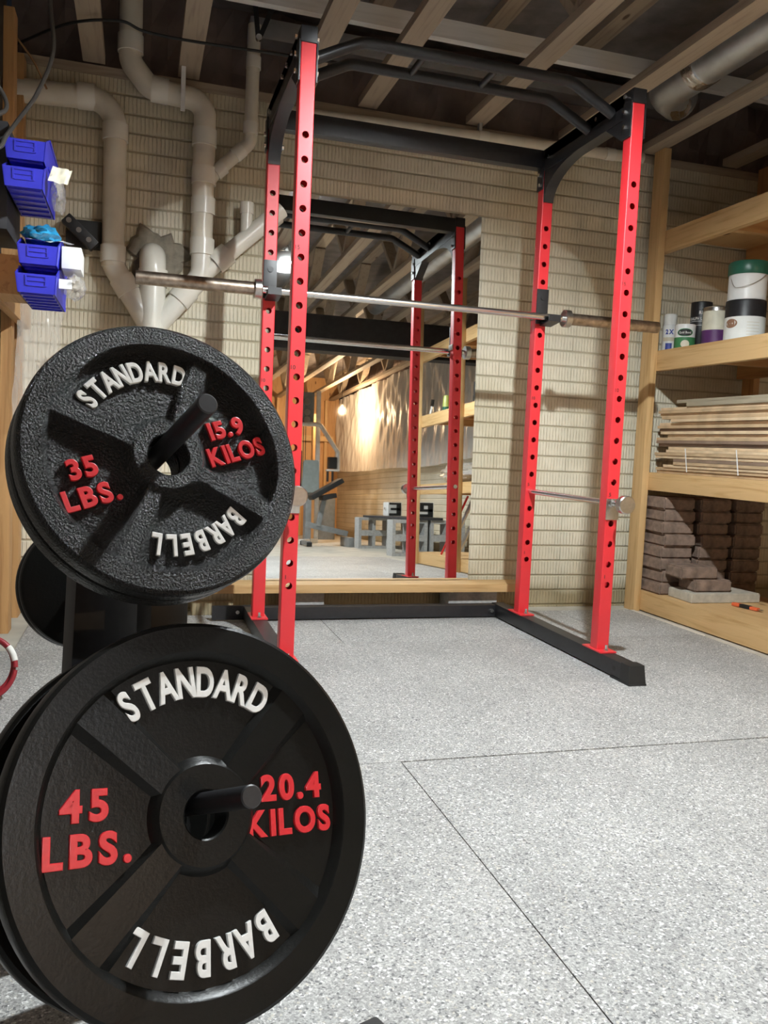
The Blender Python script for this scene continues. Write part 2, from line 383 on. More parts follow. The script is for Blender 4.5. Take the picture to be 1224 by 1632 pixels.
def text_mb(ch, size=1.0, depth=0.1, bold=0.03, bev=0.0):
    """letters as a mesh builder, centred in x, baseline-to-cap centred in y, standing from z=0 to depth"""
    key = (ch, size, depth, bold, bev)
    if key in _TX: return _TX[key]
    cu = bpy.data.curves.new('txt', 'FONT'); cu.body = ch; cu.size = size; cu.extrude = depth/2; cu.offset = bold*size; cu.bevel_depth = bev; cu.bevel_resolution = 1
    cu.resolution_u = 6
    ob = bpy.data.objects.new('txt', cu); COL.objects.link(ob)
    dg = bpy.context.evaluated_depsgraph_get(); me = bpy.data.meshes.new_from_object(ob.evaluated_get(dg))
    xs = [v.co.x for v in me.vertices]
    cx = (min(xs)+max(xs))/2; cy = 0.36*size
    mb = MB(); mb.add([(v.co.x-cx, v.co.y-cy, v.co.z+depth/2) for v in me.vertices], [tuple(p.vertices) for p in me.polygons])
    mb.width = max(xs)-min(xs)
    bpy.data.objects.remove(ob); bpy.data.curves.remove(cu); bpy.data.meshes.remove(me)
    _TX[key] = mb; return mb
def struct(mb, name, mat): return mb.build(name, mat, origin='zero', kind='structure', smooth=False)

# ------------------------------------------------------------------ the room
XL, XR, YB, YF = -1.045, 3.10, 1.185, -9.4
ZF, ZS, ZC = -0.012, 2.31, 2.75          # concrete floor, top of masonry, subfloor above
struct(MB().box(XL-0.1, XR+0.2, YF-0.1, YB+0.3, ZF-0.1, ZF), 'floor', 'concrete')
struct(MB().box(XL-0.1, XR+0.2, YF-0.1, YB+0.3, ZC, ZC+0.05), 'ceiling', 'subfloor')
struct(MB().box(XL-0.1, XR+0.2, YB, YB+0.2, ZF-0.1, ZS), 'wall_back', 'brick')
struct(MB().box(XR, XR+0.2, YF-0.1, YB, ZF-0.1, ZS), 'wall_right', 'brick')
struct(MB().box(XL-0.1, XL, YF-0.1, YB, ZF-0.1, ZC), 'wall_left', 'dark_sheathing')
struct(MB().box(XL, XR, YF-0.1, YF, ZF-0.1, ZC), 'wall_front', 'stud_z')
struct(MB().box(XL-0.1, XR+0.2, YB-0.004, YB+0.11, ZS, ZS+0.04), 'trim_1', 'truss_x')       # sill plate on the back wall
struct(MB().box(XR-0.004, XR+0.11, YF, YB-0.005, ZS, ZS+0.04), 'trim_2', 'truss_y')
def insul(name, x0, x1, y0, y1, ax):
    mb = MB(); n = 60
    for k in range(n):
        for j, z in enumerate((ZS+0.03, ZS+0.16, ZS+0.3, ZC)):
            b_ = 0.02*math.sin(k*0.9+j)+0.012*math.sin(k*2.3+j*2)
            t = k/(n-1)
            mb.v.append(Vector((x0+(x1-x0)*t, y0+b_, z) if ax == 'x' else (x0+b_, y0+(y1-y0)*t, z)))
    for k in range(n-1):
        for j in range(3):
            a = k*4+j; mb.f.append((a, a+4, a+5, a+1)); mb.mi.append(0)
    return struct(mb, name, 'kraft')
insul('wall_back_rim', XL, XR+0.1, YB+0.13, YB+0.13, 'x')
insul('wall_right_rim', XR+0.13, XR+0.13, YF, YB, 'y')

# ceiling trusses of bare two-by-fours
truss_x = [-0.70, -0.31, 0.185, 0.50, 1.035, 1.53, 2.00, 2.50, 2.95]
where = ['over the drain elbow beside the stud', 'between the two big drain pipes', 'beside the red upright closest to the plate tree', 'carrying the clamp lamp',
         'over the middle of the pull-up bars', 'over the red upright beside the shelf, next to the round duct', 'over the storage shelf front post', 'over the middle of the storage shelf', 'along the far side wall']
for k, (tx, wh) in enumerate(zip(truss_x, where)):
    t = thing('ceiling_truss', 'bare wood ceiling truss '+wh, 'truss', (tx, -4, 2.35), 'open-web ceiling trusses')
    MB().box(tx-0.045, tx+0.045, YF+0.05, YB-0.02, 2.35, 2.388, bev=0.003).build('bottom_chord', 'truss_y', t)
    MB().box(tx-0.045, tx+0.045, YF+0.05, YB-0.02, 2.712, 2.75).build('top_chord', 'truss_y', t)
    y = YB-0.75-0.3*(k % 2)
    while y > YF+1.0:
        for ya, yb in ((y, y-0.30), (y-0.62, y-0.32)): MB().bar((tx, ya, 2.71), (tx, yb, 2.39), 0.088, 0.036, mat='truss_z').build('web', 'truss_z', t)
        y -= 1.25
# bridging boards, duct, beam
prop(MB().box(-0.2, 3.0, 0.80, 0.838, 2.545, 2.625).build('bridging_board', 'white_wood'), 'pale painted bridging board crossing above the ceiling trusses over the rack', 'board')
prop(MB().box(-0.05, 2.2, 1.165, 1.275, 2.575, 2.665, bev=0.01).build('flat_duct', 'galv'), 'flat silver duct running along the back wall above the white drain pipe', 'duct')
t = thing('round_duct', 'round galvanised duct running between ceiling trusses beside the shelf', 'duct', (1.77, 0.5, 2.36))
mb = MB().tube([(1.77, -2.85, 2.455), (1.77, 0.45, 2.455)], 0.085, 28)
mb.build('duct_pipe', 'galv', t)
MB().tube(fillet([(1.77, 0.44, 2.455), (1.77, 0.70, 2.455), (1.90, 0.775, 2.455)], 0.12, 8), 0.088, 28).build('duct_elbow', 'galv', t)
MB().tube([(1.77, 0.40, 2.455), (1.77, 0.47, 2.455)], 0.0895, 28).build('foil_tape', 'foil', t)
MB().lathe([(0, 0), (0.03, 0.004), (0.055, 0)], frame((1.86, 0.70, 2.385), (0.2, -0.7, -0.7)), 9).build('foil_patch', 'foil', t)
t = thing('dropped_beam', 'dark wrapped beam dropped below the ceiling trusses, seen in the mirror', 'beam', (1, -3, 2.0))
MB().box(XL, XR, -3.12, -2.95, 2.0, 2.349).build('beam_body', 'dark_beam', t)
prop(t, kind='structure')

# speckled rubber mats
G = 0.0012
mats = [(-0.90, 0.316, 0.458, 1.03, 'under the back of the rack beside the plate tree'), (0.316, 1.56, 0.458, 1.03, 'under the back of the rack in front of the mirror'),
        (1.56, 1.985, 0.458, 1.03, 'in the corner beside the shelf post'), (-0.98, -0.03, -0.787, 0.458, 'behind the plate tree'),
        (-0.03, 1.985, -0.787, 0.458, 'filling the middle of the rack up to the shelf base'),
        (-0.98, 0.163, -2.0, -0.787, 'under the plate tree'), (0.163, 1.38, -2.0, -0.787, 'with a seamed corner in front of the rack'),
        (1.38, 1.985, -2.0, -0.787, 'beside the shelf in front of the rack'), (-0.98, 0.163, -3.1, -2.0, 'of the last row, on the plate tree side'), (0.163, 1.985, -3.1, -2.0, 'of the last row, on the shelf side')]
for x0, x1, y0, y1, wh in mats:
    g = G*(5.5 if abs(y1+0.787) < 1e-6 and x0 > 0 else 1)
    prop(MB().box(x0+G, x1-G, y0+G, y1-g, -0.0115, 0.0, bev=0.0008).build('rubber_mat', 'mat'), 'speckled grey rubber mat '+wh, 'mat', 'rubber floor mats')

# ------------------------------------------------------------------ mirror on its ledge
tilt = math.radians(2.2064); mn = Vector((-0.00876, 0.99922, -0.0385)).normalized()
R = frame((0.598, 0, 0), -mn, (1, 0.0088, 0)); 
def mir(x, z): # point of the mirror plane n.X = 1.0927 at height z
    return Vector((x, (1.0927+0.00876*x+0.0385*z)/0.99922, z))
t = thing('wall_mirror', 'tall frameless mirror leaning on the cream brick wall behind the rack', 'mirror', (0.598, 1.10, 0.146))
c00, c10, c11, c01 = mir(0.085, 0.146), mir(1.105, 0.146), mir(1.105, 1.93), mir(0.085, 1.93)
bk = mn*0.005
mb = MB().add([c00, c10, c11, c01], [(0, 1, 2, 3)]); o = mb.build('glass', 'mirror', t, smooth=False)
mb = MB().add([c00+bk*0.1, c10+bk*0.1, c11+bk*0.1, c01+bk*0.1, c00+bk, c10+bk, c11+bk, c01+bk], [(0, 1, 5, 4), (1, 2, 6, 5), (2, 3, 7, 6), (3, 0, 4, 7), (4, 5, 6, 7)])
mb.build('backing', 'dark_beam', t, smooth=False)
prop(MB().box(-0.28, 1.372, 0.985, 1.125, 0.104, 0.143, bev=0.002).build('ledge_board', 'pine_x'), 'pale pine board on blocks carrying the bottom edge of the mirror', 'board')
for x0, x1, wh, mt in ((0.98, 1.235, 'nearest the shelf', 'block'), (0.17, 0.36, 'behind the red upright', 'block'), (-0.24, -0.06, 'behind the plate tree', 'brick')):
    prop(MB().box(x0, x1, 1.035, 1.165, -0.012, 0.104, bev=0.004).build('support_block', mt), 'concrete block holding up the mirror ledge, the one '+wh, 'block', 'blocks under the mirror ledge')

# ------------------------------------------------------------------ drain pipes
def pvc_run(t, pts, r, rad=0.07, name='pipe', mat='pvc'): return MB().tube(fillet(pts, rad, 8), r, 24).build(name, mat, t)
def coup(t, p, d, r, L=0.07):
    p = Vector(p); d = Vector(d).normalized()
    return MB().lathe([(r, -L/2), (r*1.13, -L/2), (r*1.13, L/2), (r, L/2)], frame(p, d), 28).build('coupling', 'pvcfit', t)
PY = 1.115; PR = 0.047
t = thing('drain_stack', 'thick cream drain pipes on the brick wall, joining in a wye behind the barbell', 'pipe', (-0.44, PY, 0))
pvc_run(t, [(-1.04, PY, 2.172), (-0.607, PY, 2.195), (-0.607, PY, 1.50)], PR, 0.11)
pvc_run(t, [(-0.607, PY, 1.56), (-0.607, PY, 1.51), (-0.44, PY, 1.25)], PR, 0.10, 'elbow_pipe', 'pvcfit')
coup(t, (-0.725, PY, 2.19), (1, 0, 0.05), PR); coup(t, (-0.607, PY, 2.06), (0, 0, 1), PR); coup(t, (-0.607, PY, 1.555), (0, 0, 1), PR); coup(t, (-0.555, PY, 1.43), (0.167, 0, -0.26), PR)
pvc_run(t, [(-0.553, PY, 2.74), (-0.553, PY, 2.36), (-0.47, PY, 2.262), (-0.238, PY, 2.245), (-0.238, PY, 1.60)], PR, 0.075)
for p, d in (((-0.553, PY, 2.43), (0, 0, 1)), ((-0.43, PY, 2.262), (1, 0, -0.05)), ((-0.238, PY, 2.09), (0, 0, 1)), ((-0.236, PY, 1.93), (0, 0, 1)), ((-0.236, PY, 1.80), (0, 0, 1)), ((-0.235, PY, 1.625), (0, 0, 1))): coup(t, p, d, PR)
pvc_run(t, [(-0.235, PY, 1.63), (-0.235, PY, 1.50), (-0.44, PY, 1.25)], PR, 0.10, 'wye_branch', 'pvcfit')
coup(t, (-0.31, PY, 1.41), (0.205, 0, 0.25), PR)
pvc_run(t, [(-0.27, PY, 1.47), (0.11, PY, 1.83)], 0.038, 0.05, 'branch_pipe', 'pvcfit')
coup(t, (-0.15, PY, 1.585), (0.38, 0, 0.36), 0.044, 0.08)
pvc_run(t, [(-0.06, PY, 1.67), (-0.045, PY, 1.70), (-0.045, PY, 1.84)], 0.027, 0.03, 'stub_pipe', 'pvcfit')
coup(t, (-0.045, PY, 1.815), (0, 0, 1), 0.027, 0.05)
pvc_run(t, [(-0.445, 1.24, 1.575), (-0.443, PY-0.005, 1.575), (-0.44, PY-0.005, 1.20)], 0.056, 0.10, 'wall_elbow', 'pvcfit')
coup(t, (-0.44, PY-0.005, 1.47), (0, 0, 1), 0.055); pvc_run(t, [(-0.44, PY-0.005, 1.25), (-0.44, PY-0.005, -0.01)], 0.056, 0.1, 'trunk_pipe')
pvc_run(t, [(-0.036, PY, 2.6), (-0.040, PY, 2.10), (-0.19, PY, 1.95), (-0.236, PY, 1.88)], 0.029, 0.05, 'vent_pipe')
for p, d in (((-0.036, PY, 2.44), (0, 0, 1)), ((-0.04, PY, 2.16), (0, 0, 1)), ((-0.09, PY, 2.05), (1, 0, 1)), ((-0.17, PY, 1.965), (1, 0, 0.95))): coup(t, p, d, 0.029, 0.05)
# mortar patch round the wall elbow
mb = MB(); P = []; n = 40
for k in range(n):
    a = 2*PI*k/n; rr = 0.112+0.018*math.sin(3*a+1)+0.014*math.sin(7*a)+0.008*math.sin(13*a)
    P.append((-0.425+rr*math.cos(a), 1.163, 1.575+rr*math.sin(a)*0.95))
P2 = [(p[0]*1.0+(p[0]+0.425)*0.12, 1.1755, p[2]+(p[2]-1.575)*0.12) for p in P]
mb.add(P+P2, [tuple(range(n))]+[(k, (k+1) % n, n+(k+1) % n, n+k) for k in range(n)])
prop(mb.build('mortar_patch', 'mortar', smooth=False), 'ragged mortar patch round the pipe elbow entering the brick wall', 'mortar')
t = thing('waste_pipe', 'long thin white waste pipe sloping along the top of the brick wall', 'pipe', (1.0, 1.12, 2.25))
MB().tube([(0.05, 1.135, 2.262), (1.95, 1.135, 2.312)], 0.027, 20).build('pipe', 'pvc', t)
coup(t, (1.07, 1.135, 2.289), (1, 0, 0.026), 0.027, 0.05); coup(t, (1.76, 1.135, 2.307), (1, 0, 0.026), 0.027, 0.05)
MB().box(1.045, 1.06, 1.12, 1.15, 2.30, 2.38).build('hanger', 'galv', t)
prop(MB().box(-0.345, -0.327, 1.045, 1.06, 2.17, 2.50).build('pipe_strap', 'white_plastic'), 'thin white hanging strip in front of the drain elbow', 'strap')

t = thing('pipe_hanger', 'black V-shaped metal hanger between the ceiling trusses above the thin vent pipe', 'hanger', (-0.03, 0.95, 2.47))
MB().bar((-0.062, 0.95, 2.66), (-0.040, 0.95, 2.475), 0.02, 0.006, (0, 1, 0)).build('strap', 'black', t)
MB().bar((0.045, 0.95, 2.68), (-0.034, 0.95, 2.475), 0.02, 0.006, (0, 1, 0)).build('strap', 'black', t)
MB().box(-0.064, 0.055, 0.93, 0.97, 2.655, 2.70).build('mounting_plate', 'black', t)
MB().cyl((-0.037, 0.94, 2.475), (-0.037, 0.96, 2.475), 0.013, 14).build('bolt', 'bolt', t)

# ------------------------------------------------------------------ power rack
W, D = 1.191, 0.671; HS, HZ = 0.0762, 0.314; h = 0.025; a_ = 0.0212
t = thing('power_rack', 'red and black steel power rack standing on the rubber mats', 'power rack', (W/2, D/2, 0))
def upright_mb(x, y, z0, z1):
    mb = MB(); r = 0.0115; n = 24
    ys = ((-h, 1), (h, -1))
    zlo, zhi = HZ-HS/2, HZ+19.5*HS
    for yy, sg in ys:
        for (za, zb) in ((z0, zlo), (zhi, z1)): mb.add([(x-a_, y+yy, za), (x+a_, y+yy, za), (x+a_, y+yy, zb), (x-a_, y+yy, zb)], [(0, 1, 2, 3)])
        for k in range(20):
            zc = HZ+k*HS; P = []
            for q in range(n):
                an = 2*PI*(q+0.5)/n; c, s_ = math.cos(an), math.sin(an)
                sc = min(a_/abs(c) if abs(c) > 1e-9 else 9, (HS/2)/abs(s_) if abs(s_) > 1e-9 else 9)
                P.append((x+c*sc, y+yy, zc+s_*sc))
            # snap the points nearest the corners
            for cx_ in (-1, 1):
                for cz_ in (-1, 1):
                    tgt = Vector((x+cx_*a_, y+yy, zc+cz_*HS/2)); j = min(range(n), key=lambda q: (Vector(P[q])-tgt).length); P[j] = tuple(tgt)
            P += [(x+r*math.cos(2*PI*(q+0.5)/n), y+yy, zc+r*math.sin(2*PI*(q+0.5)/n)) for q in range(n)]
            P += [(x+r*math.cos(2*PI*(q+0.5)/n), y+yy+sg*0.004, zc+r*math.sin(2*PI*(q+0.5)/n)) for q in range(n)]
            mb.add(P, [(q, (q+1) % n, n+(q+1) % n, n+q) for q in range(n)]+[(n+q, n+(q+1) % n, 2*n+(q+1) % n, 2*n+q) for q in range(n)])
    b_ = h-a_; ring = []
    for sx, sy, st in ((1, -1, -90), (1, 1, 0), (-1, 1, 90), (-1, -1, 180)):
        for k in range(5):
            an = math.radians(st+k*22.5); ring.append((x+sx*a_+b_*math.cos(an), y+sy*a_+b_*math.sin(an)))
    n2 = len(ring)
    mb.add([(p[0], p[1], z0) for p in ring]+[(p[0], p[1], z1) for p in ring], [(k, (k+1) % n2, n2+(k+1) % n2, n2+k) for k in range(n2) if k not in (9, 19)]+[tuple(range(n2, 2*n2))])
    return mb
for x in (0, W):
    for y in (0, D):
        u = upright_mb(x, y, 0.070, 2.042).build('upright', 'red', t, angle=25)
        for num, k in (('1', 0), ('5', 4), ('10', 9), ('15', 14), ('20', 19)):
            if num == '20': continue
            tm = text_mb(num, 0.019, 0.0006, 0.01)
            R = frame((x-0.0125, y-h-0.0002, HZ+k*HS+0.031), (0, -1, 0), (1, 0, 0))
            MB().merge(tm, R).build('hole_number', 'decal', u, smooth=False)
        MB().box(x-0.034, x+0.034, y-0.066, y+0.066, 0.0655, 0.0715, bev=0.002).build('base_plate', 'red', t)
        for sy in (-0.048, 0.048):
            MB().cyl((x, y+sy, 0.0715), (x, y+sy, 0.079), 0.009, 6).cyl((x, y+sy, 0.079), (x, y+sy, 0.094), 0.005, 12).build('anchor_bolt', 'bolt', t)
for x in (0, W):
    f = MB().box(x-0.03, x+0.03, -0.235, 0.93, 0.006, 0.0655, bev=0.004).build('foot', 'black', t)
    mb = MB(); y0 = -0.262
    mb.add([(x-0.035, y0, 0), (x+0.035, y0, 0), (x+0.035, -0.14, 0), (x-0.035, -0.14, 0), (x-0.035, y0, 0.006), (x+0.035, y0, 0.006), (x+0.035, -0.14, 0.006), (x-0.035, -0.14, 0.006)], [(0, 3, 2, 1), (4, 5, 6, 7), (0, 1, 5, 4), (1, 2, 6, 5), (2, 3, 7, 6), (3, 0, 4, 7)])
    mb.add([(x-0.034, y0+0.003, 0.005), (x+0.034, y0+0.003, 0.005), (x+0.034, -0.20, 0.005), (x-0.034, -0.20, 0.005), (x-0.030, y0+0.012, 0.069), (x+0.030, y0+0.012, 0.069), (x+0.031, -0.20, 0.069), (x-0.031, -0.20, 0.069)], [(0, 3, 2, 1), (4, 5, 6, 7), (0, 1, 5, 4), (1, 2, 6, 5), (2, 3, 7, 6), (3, 0, 4, 7)])
    mb.build('rubber_cap', 'rubber', f)
    MB().cyl((x-0.0305, -0.155, 0.036), (x-0.0295, -0.155, 0.036), 0.009, 20).cyl((x+0.0295, -0.155, 0.036), (x+0.0305, -0.155, 0.036), 0.009, 20).build('foot_hole', 'rubber', f)
rc = MB().box(0.03, W-0.03, 0.88, 0.93, 0.006, 0.062, bev=0.004).build('rear_crossmember', 'black', t)
for x in (0.54, 0.64): MB().cyl((x, 0.8795, 0.037), (x, 0.8805, 0.037), 0.007, 16).build('bolt_hole', 'rubber', rc)
MB().cyl((W-0.05, 0.872, 0.034), (W-0.05, 0.8802, 0.034), 0.009, 6).build('bolt', 'bolt', t)
MB().prism([(-0.165, 0.0), (0.0, 0.0), (0.034, -0.045), (0.034, -0.062), (-0.165, -0.062)], frame((0, 0.905, 0.068), (0, -1, 0), (1, 0, 0)), 0.012).build('corner_gusset', 'black', t)
MB().cyl((-0.056, 0.885, 0.04), (-0.056, 0.894, 0.04), 0.009, 6).build('bolt', 'bolt', t)
for x, s_ in ((0, 1), (W, -1)):
    mb = MB().box(x-0.027, x+0.027, h+0.001, D-h-0.001, 2.000, 2.092, bev=0.004).box(x-0.027, x+0.027, -0.029, D+0.029, 2.0425, 2.093, bev=0.004)
    arc = [(0.36, 2.001)]+[(0.36+(0.28)*math.sin(q), 1.870+0.130*math.cos(q)) for q in [k*PI/2/10 for k in range(11)]]+[(0.645, 2.0)]
    mb.prism(arc, frame((x-0.024, 0, 0), (1, 0, 0), (0, 1, 0)), 0.048)
    mb.prism([(0.0255, 2.001), (0.15, 2.001), (0.0255, 1.92)], frame((x-0.024, 0, 0), (1, 0, 0), (0, 1, 0)), 0.048)
    sb = mb.build('side_beam', 'black', t)
    for yc in (0, D):
        MB().box(x-0.031, x-0.0252, yc-0.026, yc+0.026, 1.925, 2.05, bev=0.001).box(x+0.0252, x+0.031, yc-0.026, yc+0.026, 1.925, 2.05, bev=0.001).build('sleeve_plate', 'black', sb)
    bolts = [(0.012, 2.072), (0.012, 2.02), (0.008, 1.966), (0.118, 2.066), (0.215, 2.066), (0.305, 2.064), (0.60, 2.05), (D, 1.99), (D-0.01, 1.945)]
    for by, bz in bolts:
        off = 0.031 if abs(by) < 0.03 or by > 0.64 else 0.027
        for sx in (-1, 1):
            MB().cyl((x+sx*off, by, bz), (x+sx*(off+0.008), by, bz), 0.0085, 6).build('bolt', 'bolt', t)
MB().box(0.031, W-0.031, D-0.024, D+0.024, 2.012, 2.088, bev=0.004).build('top_crossmember', 'black', t)
for y in (0.105, 0.275):
    MB().tube(fillet([(0.027, y, 2.045), (0.205, y, 2.135), (W-0.205, y, 2.135), (W-0.027, y, 2.045)], 0.10, 6), 0.0195, 20).build('pull_up_bar', 'black', t)
for x in (0.43, 0.70): MB().tube([(x, 0.105, 2.135), (x, 0.275, 2.135)], 0.012, 14).build('grip_strut', 'black', t)

# bar hooks
for x, dx, lab in ((0.0, 0.008, 'black steel bar hook under the barbell, pinned to the rear upright near the drain pipes'), (W, 0.022, 'black steel bar hook under the barbell, pinned to the rear upright near the shelf')):
    t = thing('bar_hook', lab, 'hook', (x, 0.63, 1.35), 'bar hooks on the rear uprights')
    yf = D-h-0.001
    MB().box(x-0.0265, x+0.0265, yf-0.008, yf, 1.352, 1.502, bev=0.002).build('back_plate', 'black', t)
    MB().prism([(0, 0), (-0.088, 0.012), (-0.088, 0.040), (-0.080, 0.040), (-0.076, 0.016), (-0.028, 0.009), (-0.008, 0.02), (0, 0.03)], frame((x+dx-0.027, yf-0.002, 1.3435), (1, 0, 0), (0, 1, 0)), 0.054).build('cradle', 'black', t)
    MB().box(x-0.031, x-0.0265, yf-0.006, yf+0.045, 1.37, 1.40, bev=0.001).build('side_tab', 'chrome', t)
    MB().cyl((x, yf-0.012, 1.465), (x, yf-0.007, 1.465), 0.011, 16).build('pin', 'black', t)
# barbell
xc, by, bz = 0.618, 0.596, 1.3775
t = thing('barbell', 'unloaded olympic barbell resting on the rack hooks', 'barbell', (xc, by, bz))
MB().cyl((xc-0.66, by, bz), (xc+0.66, by, bz), 0.0142, 24).build('shaft', 'shaft', t)
for p in (-0.455, 0.455): MB().lathe([(0.0143, -0.004), (0.0139, -0.002), (0.0139, 0.002), (0.0143, 0.004)], frame((xc+p, by, bz), (1, 0, 0)), 24).build('ring_mark', 'rubber', t)
for s_ in (-1, 1):
    R = frame((xc+s_*0.655, by, bz), (s_, 0, 0))
    MB().lathe([(0.0145, 0), (0.034, 0), (0.0375, 0.003), (0.0375, 0.028), (0.034, 0.031), (0.026, 0.031)], R, 32).build('collar', 'chrome', t)
    MB().lathe([(0.0255, 0.030), (0.0255, 0.472), (0.024, 0.474), (0.021, 0.474), (0.020, 0.471), (0, 0.471)], R, 32).build('sleeve', 'sleeve', t)
# safety bars
for x, lab in ((0.0, 'round steel safety bar with disc knob, beside the weight plates'), (W, 'round steel safety bar with disc knob, on the shelf side of the rack')):
    sz = HZ+4*HS; t = thing('safety_bar', lab, 'safety bar', (x, 0.3, sz), 'safety bars through the uprights')
    MB().cyl((x, -0.095, sz), (x, D+0.04, sz), 0.0112, 20).build('rod', 'shaft', t)
    MB().cyl((x, -0.125, sz), (x, -0.095, sz), 0.033, 32, bev=0.003).build('disc_knob', 'chrome', t)
    MB().box(x-0.026, x+0.026, -h-0.0045, -h-0.0006, sz-0.062, sz+0.016, bev=0.001).cyl((x, -h-0.016, sz), (x, -h-0.004, sz), 0.017, 20).build('stop_bracket', 'chrome', t)
    MB().box(x-0.026, x+0.026, -h-0.012, -h-0.0045, sz+0.010, sz+0.016, bev=0.001).build('stop_lip', 'chrome', t)

# ------------------------------------------------------------------ weight plates
def disc_mb(R_, T, rim, hub, dp, web_r, n=96, ribs=True):
    hr = 0.0262
    prof = [(hr, -0.002), (hr+0.002, 0.0), (hub-0.004, 0.0), (hub, -0.003), (hub+0.006, -dp), (web_r, -dp), (rim-0.002, -0.002), (rim+0.001, 0.0), (R_-0.006, 0.0), (R_-0.0015, -0.003), (R_, -0.008),
            (R_, -T+0.008), (R_-0.0015, -T+0.003), (R_-0.006, -T), (rim+0.001, -T), (rim-0.002, -T+0.002), (web_r, -T+dp), (hub+0.006, -T+dp), (hub, -T+0.003), (hub-0.004, -T), (hr+0.002, -T), (hr, -T+0.002), (hr, -0.002)]
    return MB().lathe(prof, None, n)
def ribs_mb(mb, angs, hub, rim, dp, wb, wt, top):
    for a in angs:
        R = Matrix.Rotation(math.radians(a), 4, 'Z')
        x0, x1 = hub-0.006, rim-0.001
        P = [(x0, -wb*0.8, -dp-0.001), (x1, -wb*1.15, -dp-0.001), (x1, wb*1.15, -dp-0.001), (x0, wb*0.8, -dp-0.001), (x0, -wt*0.8, -0.002), (x1-0.002, -wt, top), (x1-0.002, wt, top), (x0, wt*0.8, -0.002)]
        mb.add([R @ Vector(p) for p in P], [(4, 5, 6, 7), (0, 1, 5, 4), (2, 3, 7, 6), (1, 2, 6, 5), (3, 0, 4, 7)])
    return mb
def arc_word(word, rad, a0, a1, size, zb, depth, bold, bev, sq=0.665):
    mb = MB()
    ws = [text_mb(c, size, depth, bold, bev).width for c in word]
    for k, c in enumerate(word):
        a = math.radians(a0+(a1-a0)*k/(len(word)-1))
        R = Matrix.Translation((rad*math.cos(a), rad*math.sin(a), zb)) @ Matrix.Rotation(a-PI/2, 4, 'Z') @ Matrix.Diagonal((sq if c not in 'LE' else sq*1.1, 1, 1, 1))
        mb.merge(text_mb(c, size, depth, bold, bev), R)
    return mb
def line_word(word, cx, cy, size, zb, depth, bold, bev, gap=0.16, squeeze=1.0):
    mb = MB(); x = 0; items = []
    for c in word:
        tm = text_mb(c, size, depth, bold, bev); wd = tm.width*squeeze
        items.append((tm, x+wd/2)); x += wd+gap*size
    x -= gap*size
    for (tm, px), c in zip(items, word):
        mb.merge(tm, Matrix.Translation((cx-x/2+px, cy, zb)) @ Matrix.Diagonal((squeeze, 1, 1, 1)))
    return mb
def plate_frame(c, n, rot):
    n = Vector(n).normalized(); e1 = Vector((0, 0, 1)).cross(n).normalized()
    return frame(c, n, e1) @ Matrix.Rotation(math.radians(rot), 4, 'Z')
N45 = Vector((0.335, -0.852, 0.402)).normalized(); N35 = Vector((0.2883, -0.8808, 0.3755)).normalized()
C45 = Vector((-0.4055, -1.7899, 0.3586)); C35 = Vector((-0.4524, -1.6461, 0.766))
# front 45 lb
t = thing('weight_plate', 'smooth black 45 pound iron plate with white and red lettering, lowest on the plate tree', 'weight plate', mat=plate_frame(C45, N45, -8), group='iron weight plates on the tree')
dp = 0.0125
ribs_mb(disc_mb(0.225, 0.036, 0.1875, 0.060, dp, 0.179), (45, 137, -43, -137), 0.060, 0.187, dp, 0.030, 0.021, -0.0090).build('plate_disc', 'iron_smooth', t, local=True)
arc_word('STANDARD', 0.1535, 125.5, 59.5, 0.049, -dp-0.0005, 0.0045, 0.021, 0.0008).build('raised_lettering', 'white_ink', t, local=True, label='white raised word STANDARD')
arc_word('BARBELL', 0.150, -60, -123, 0.049, -dp-0.0005, 0.0045, 0.021, 0.0008).build('raised_lettering', 'white_ink', t, local=True, label='white raised word BARBELL')
line_word('45', -0.136, 0.021, 0.044, -dp-0.0005, 0.0045, 0.028, 0.0008, 0.16).build('raised_lettering', 'red_ink', t, local=True, label='red raised number 45')
line_word('LBS.', -0.131, -0.0235, 0.044, -dp-0.0005, 0.0045, 0.028, 0.0008, 0.14, 0.98).build('raised_lettering', 'red_ink', t, local=True, label='red raised letters LBS')
line_word('20.4', 0.118, 0.0245, 0.040, -dp-0.0005, 0.0045, 0.028, 0.0008, 0.10).build('raised_lettering', 'red_ink', t, local=True, label='red raised number 20.4')
line_word('KILOS', 0.1135, -0.0155, 0.040, -dp-0.0005, 0.0045, 0.028, 0.0008, 0.10, 0.9).build('raised_lettering', 'red_ink', t, local=True, label='red raised word KILOS')
# front 35 lb
t = thing('weight_plate', 'speckled black 35 pound iron plate with white and red lettering, above the 45 pound one', 'weight plate', mat=plate_frame(C35, N35, 15), group='iron weight plates on the tree')
dp = 0.011
ribs_mb(disc_mb(0.1805, 0.034, 0.1515, 0.048, dp, 0.143), (50, 139, -45, -131), 0.048, 0.151, dp, 0.020, 0.011, -0.004).build('plate_disc', 'iron_rough', t, local=True)
arc_word('STANDARD', 0.118, 127, 60.5, 0.037, -dp-0.0005, 0.004, 0.021, 0.0007).build('raised_lettering', 'white_ink', t, local=True, label='white raised word STANDARD')
arc_word('BARBELL', 0.1165, -59, -118, 0.037, -dp-0.0005, 0.004, 0.021, 0.0007).build('raised_lettering', 'white_ink', t, local=True, label='white raised word BARBELL')
line_word('35', -0.1065, 0.0115, 0.034, -dp-0.0005, 0.004, 0.026, 0.0007, 0.12).build('raised_lettering', 'red_ink', t, local=True, label='red raised number 35')
line_word('LBS.', -0.107, -0.0245, 0.034, -dp-0.0005, 0.004, 0.026, 0.0007, 0.10).build('raised_lettering', 'red_ink', t, local=True, label='red raised letters LBS')
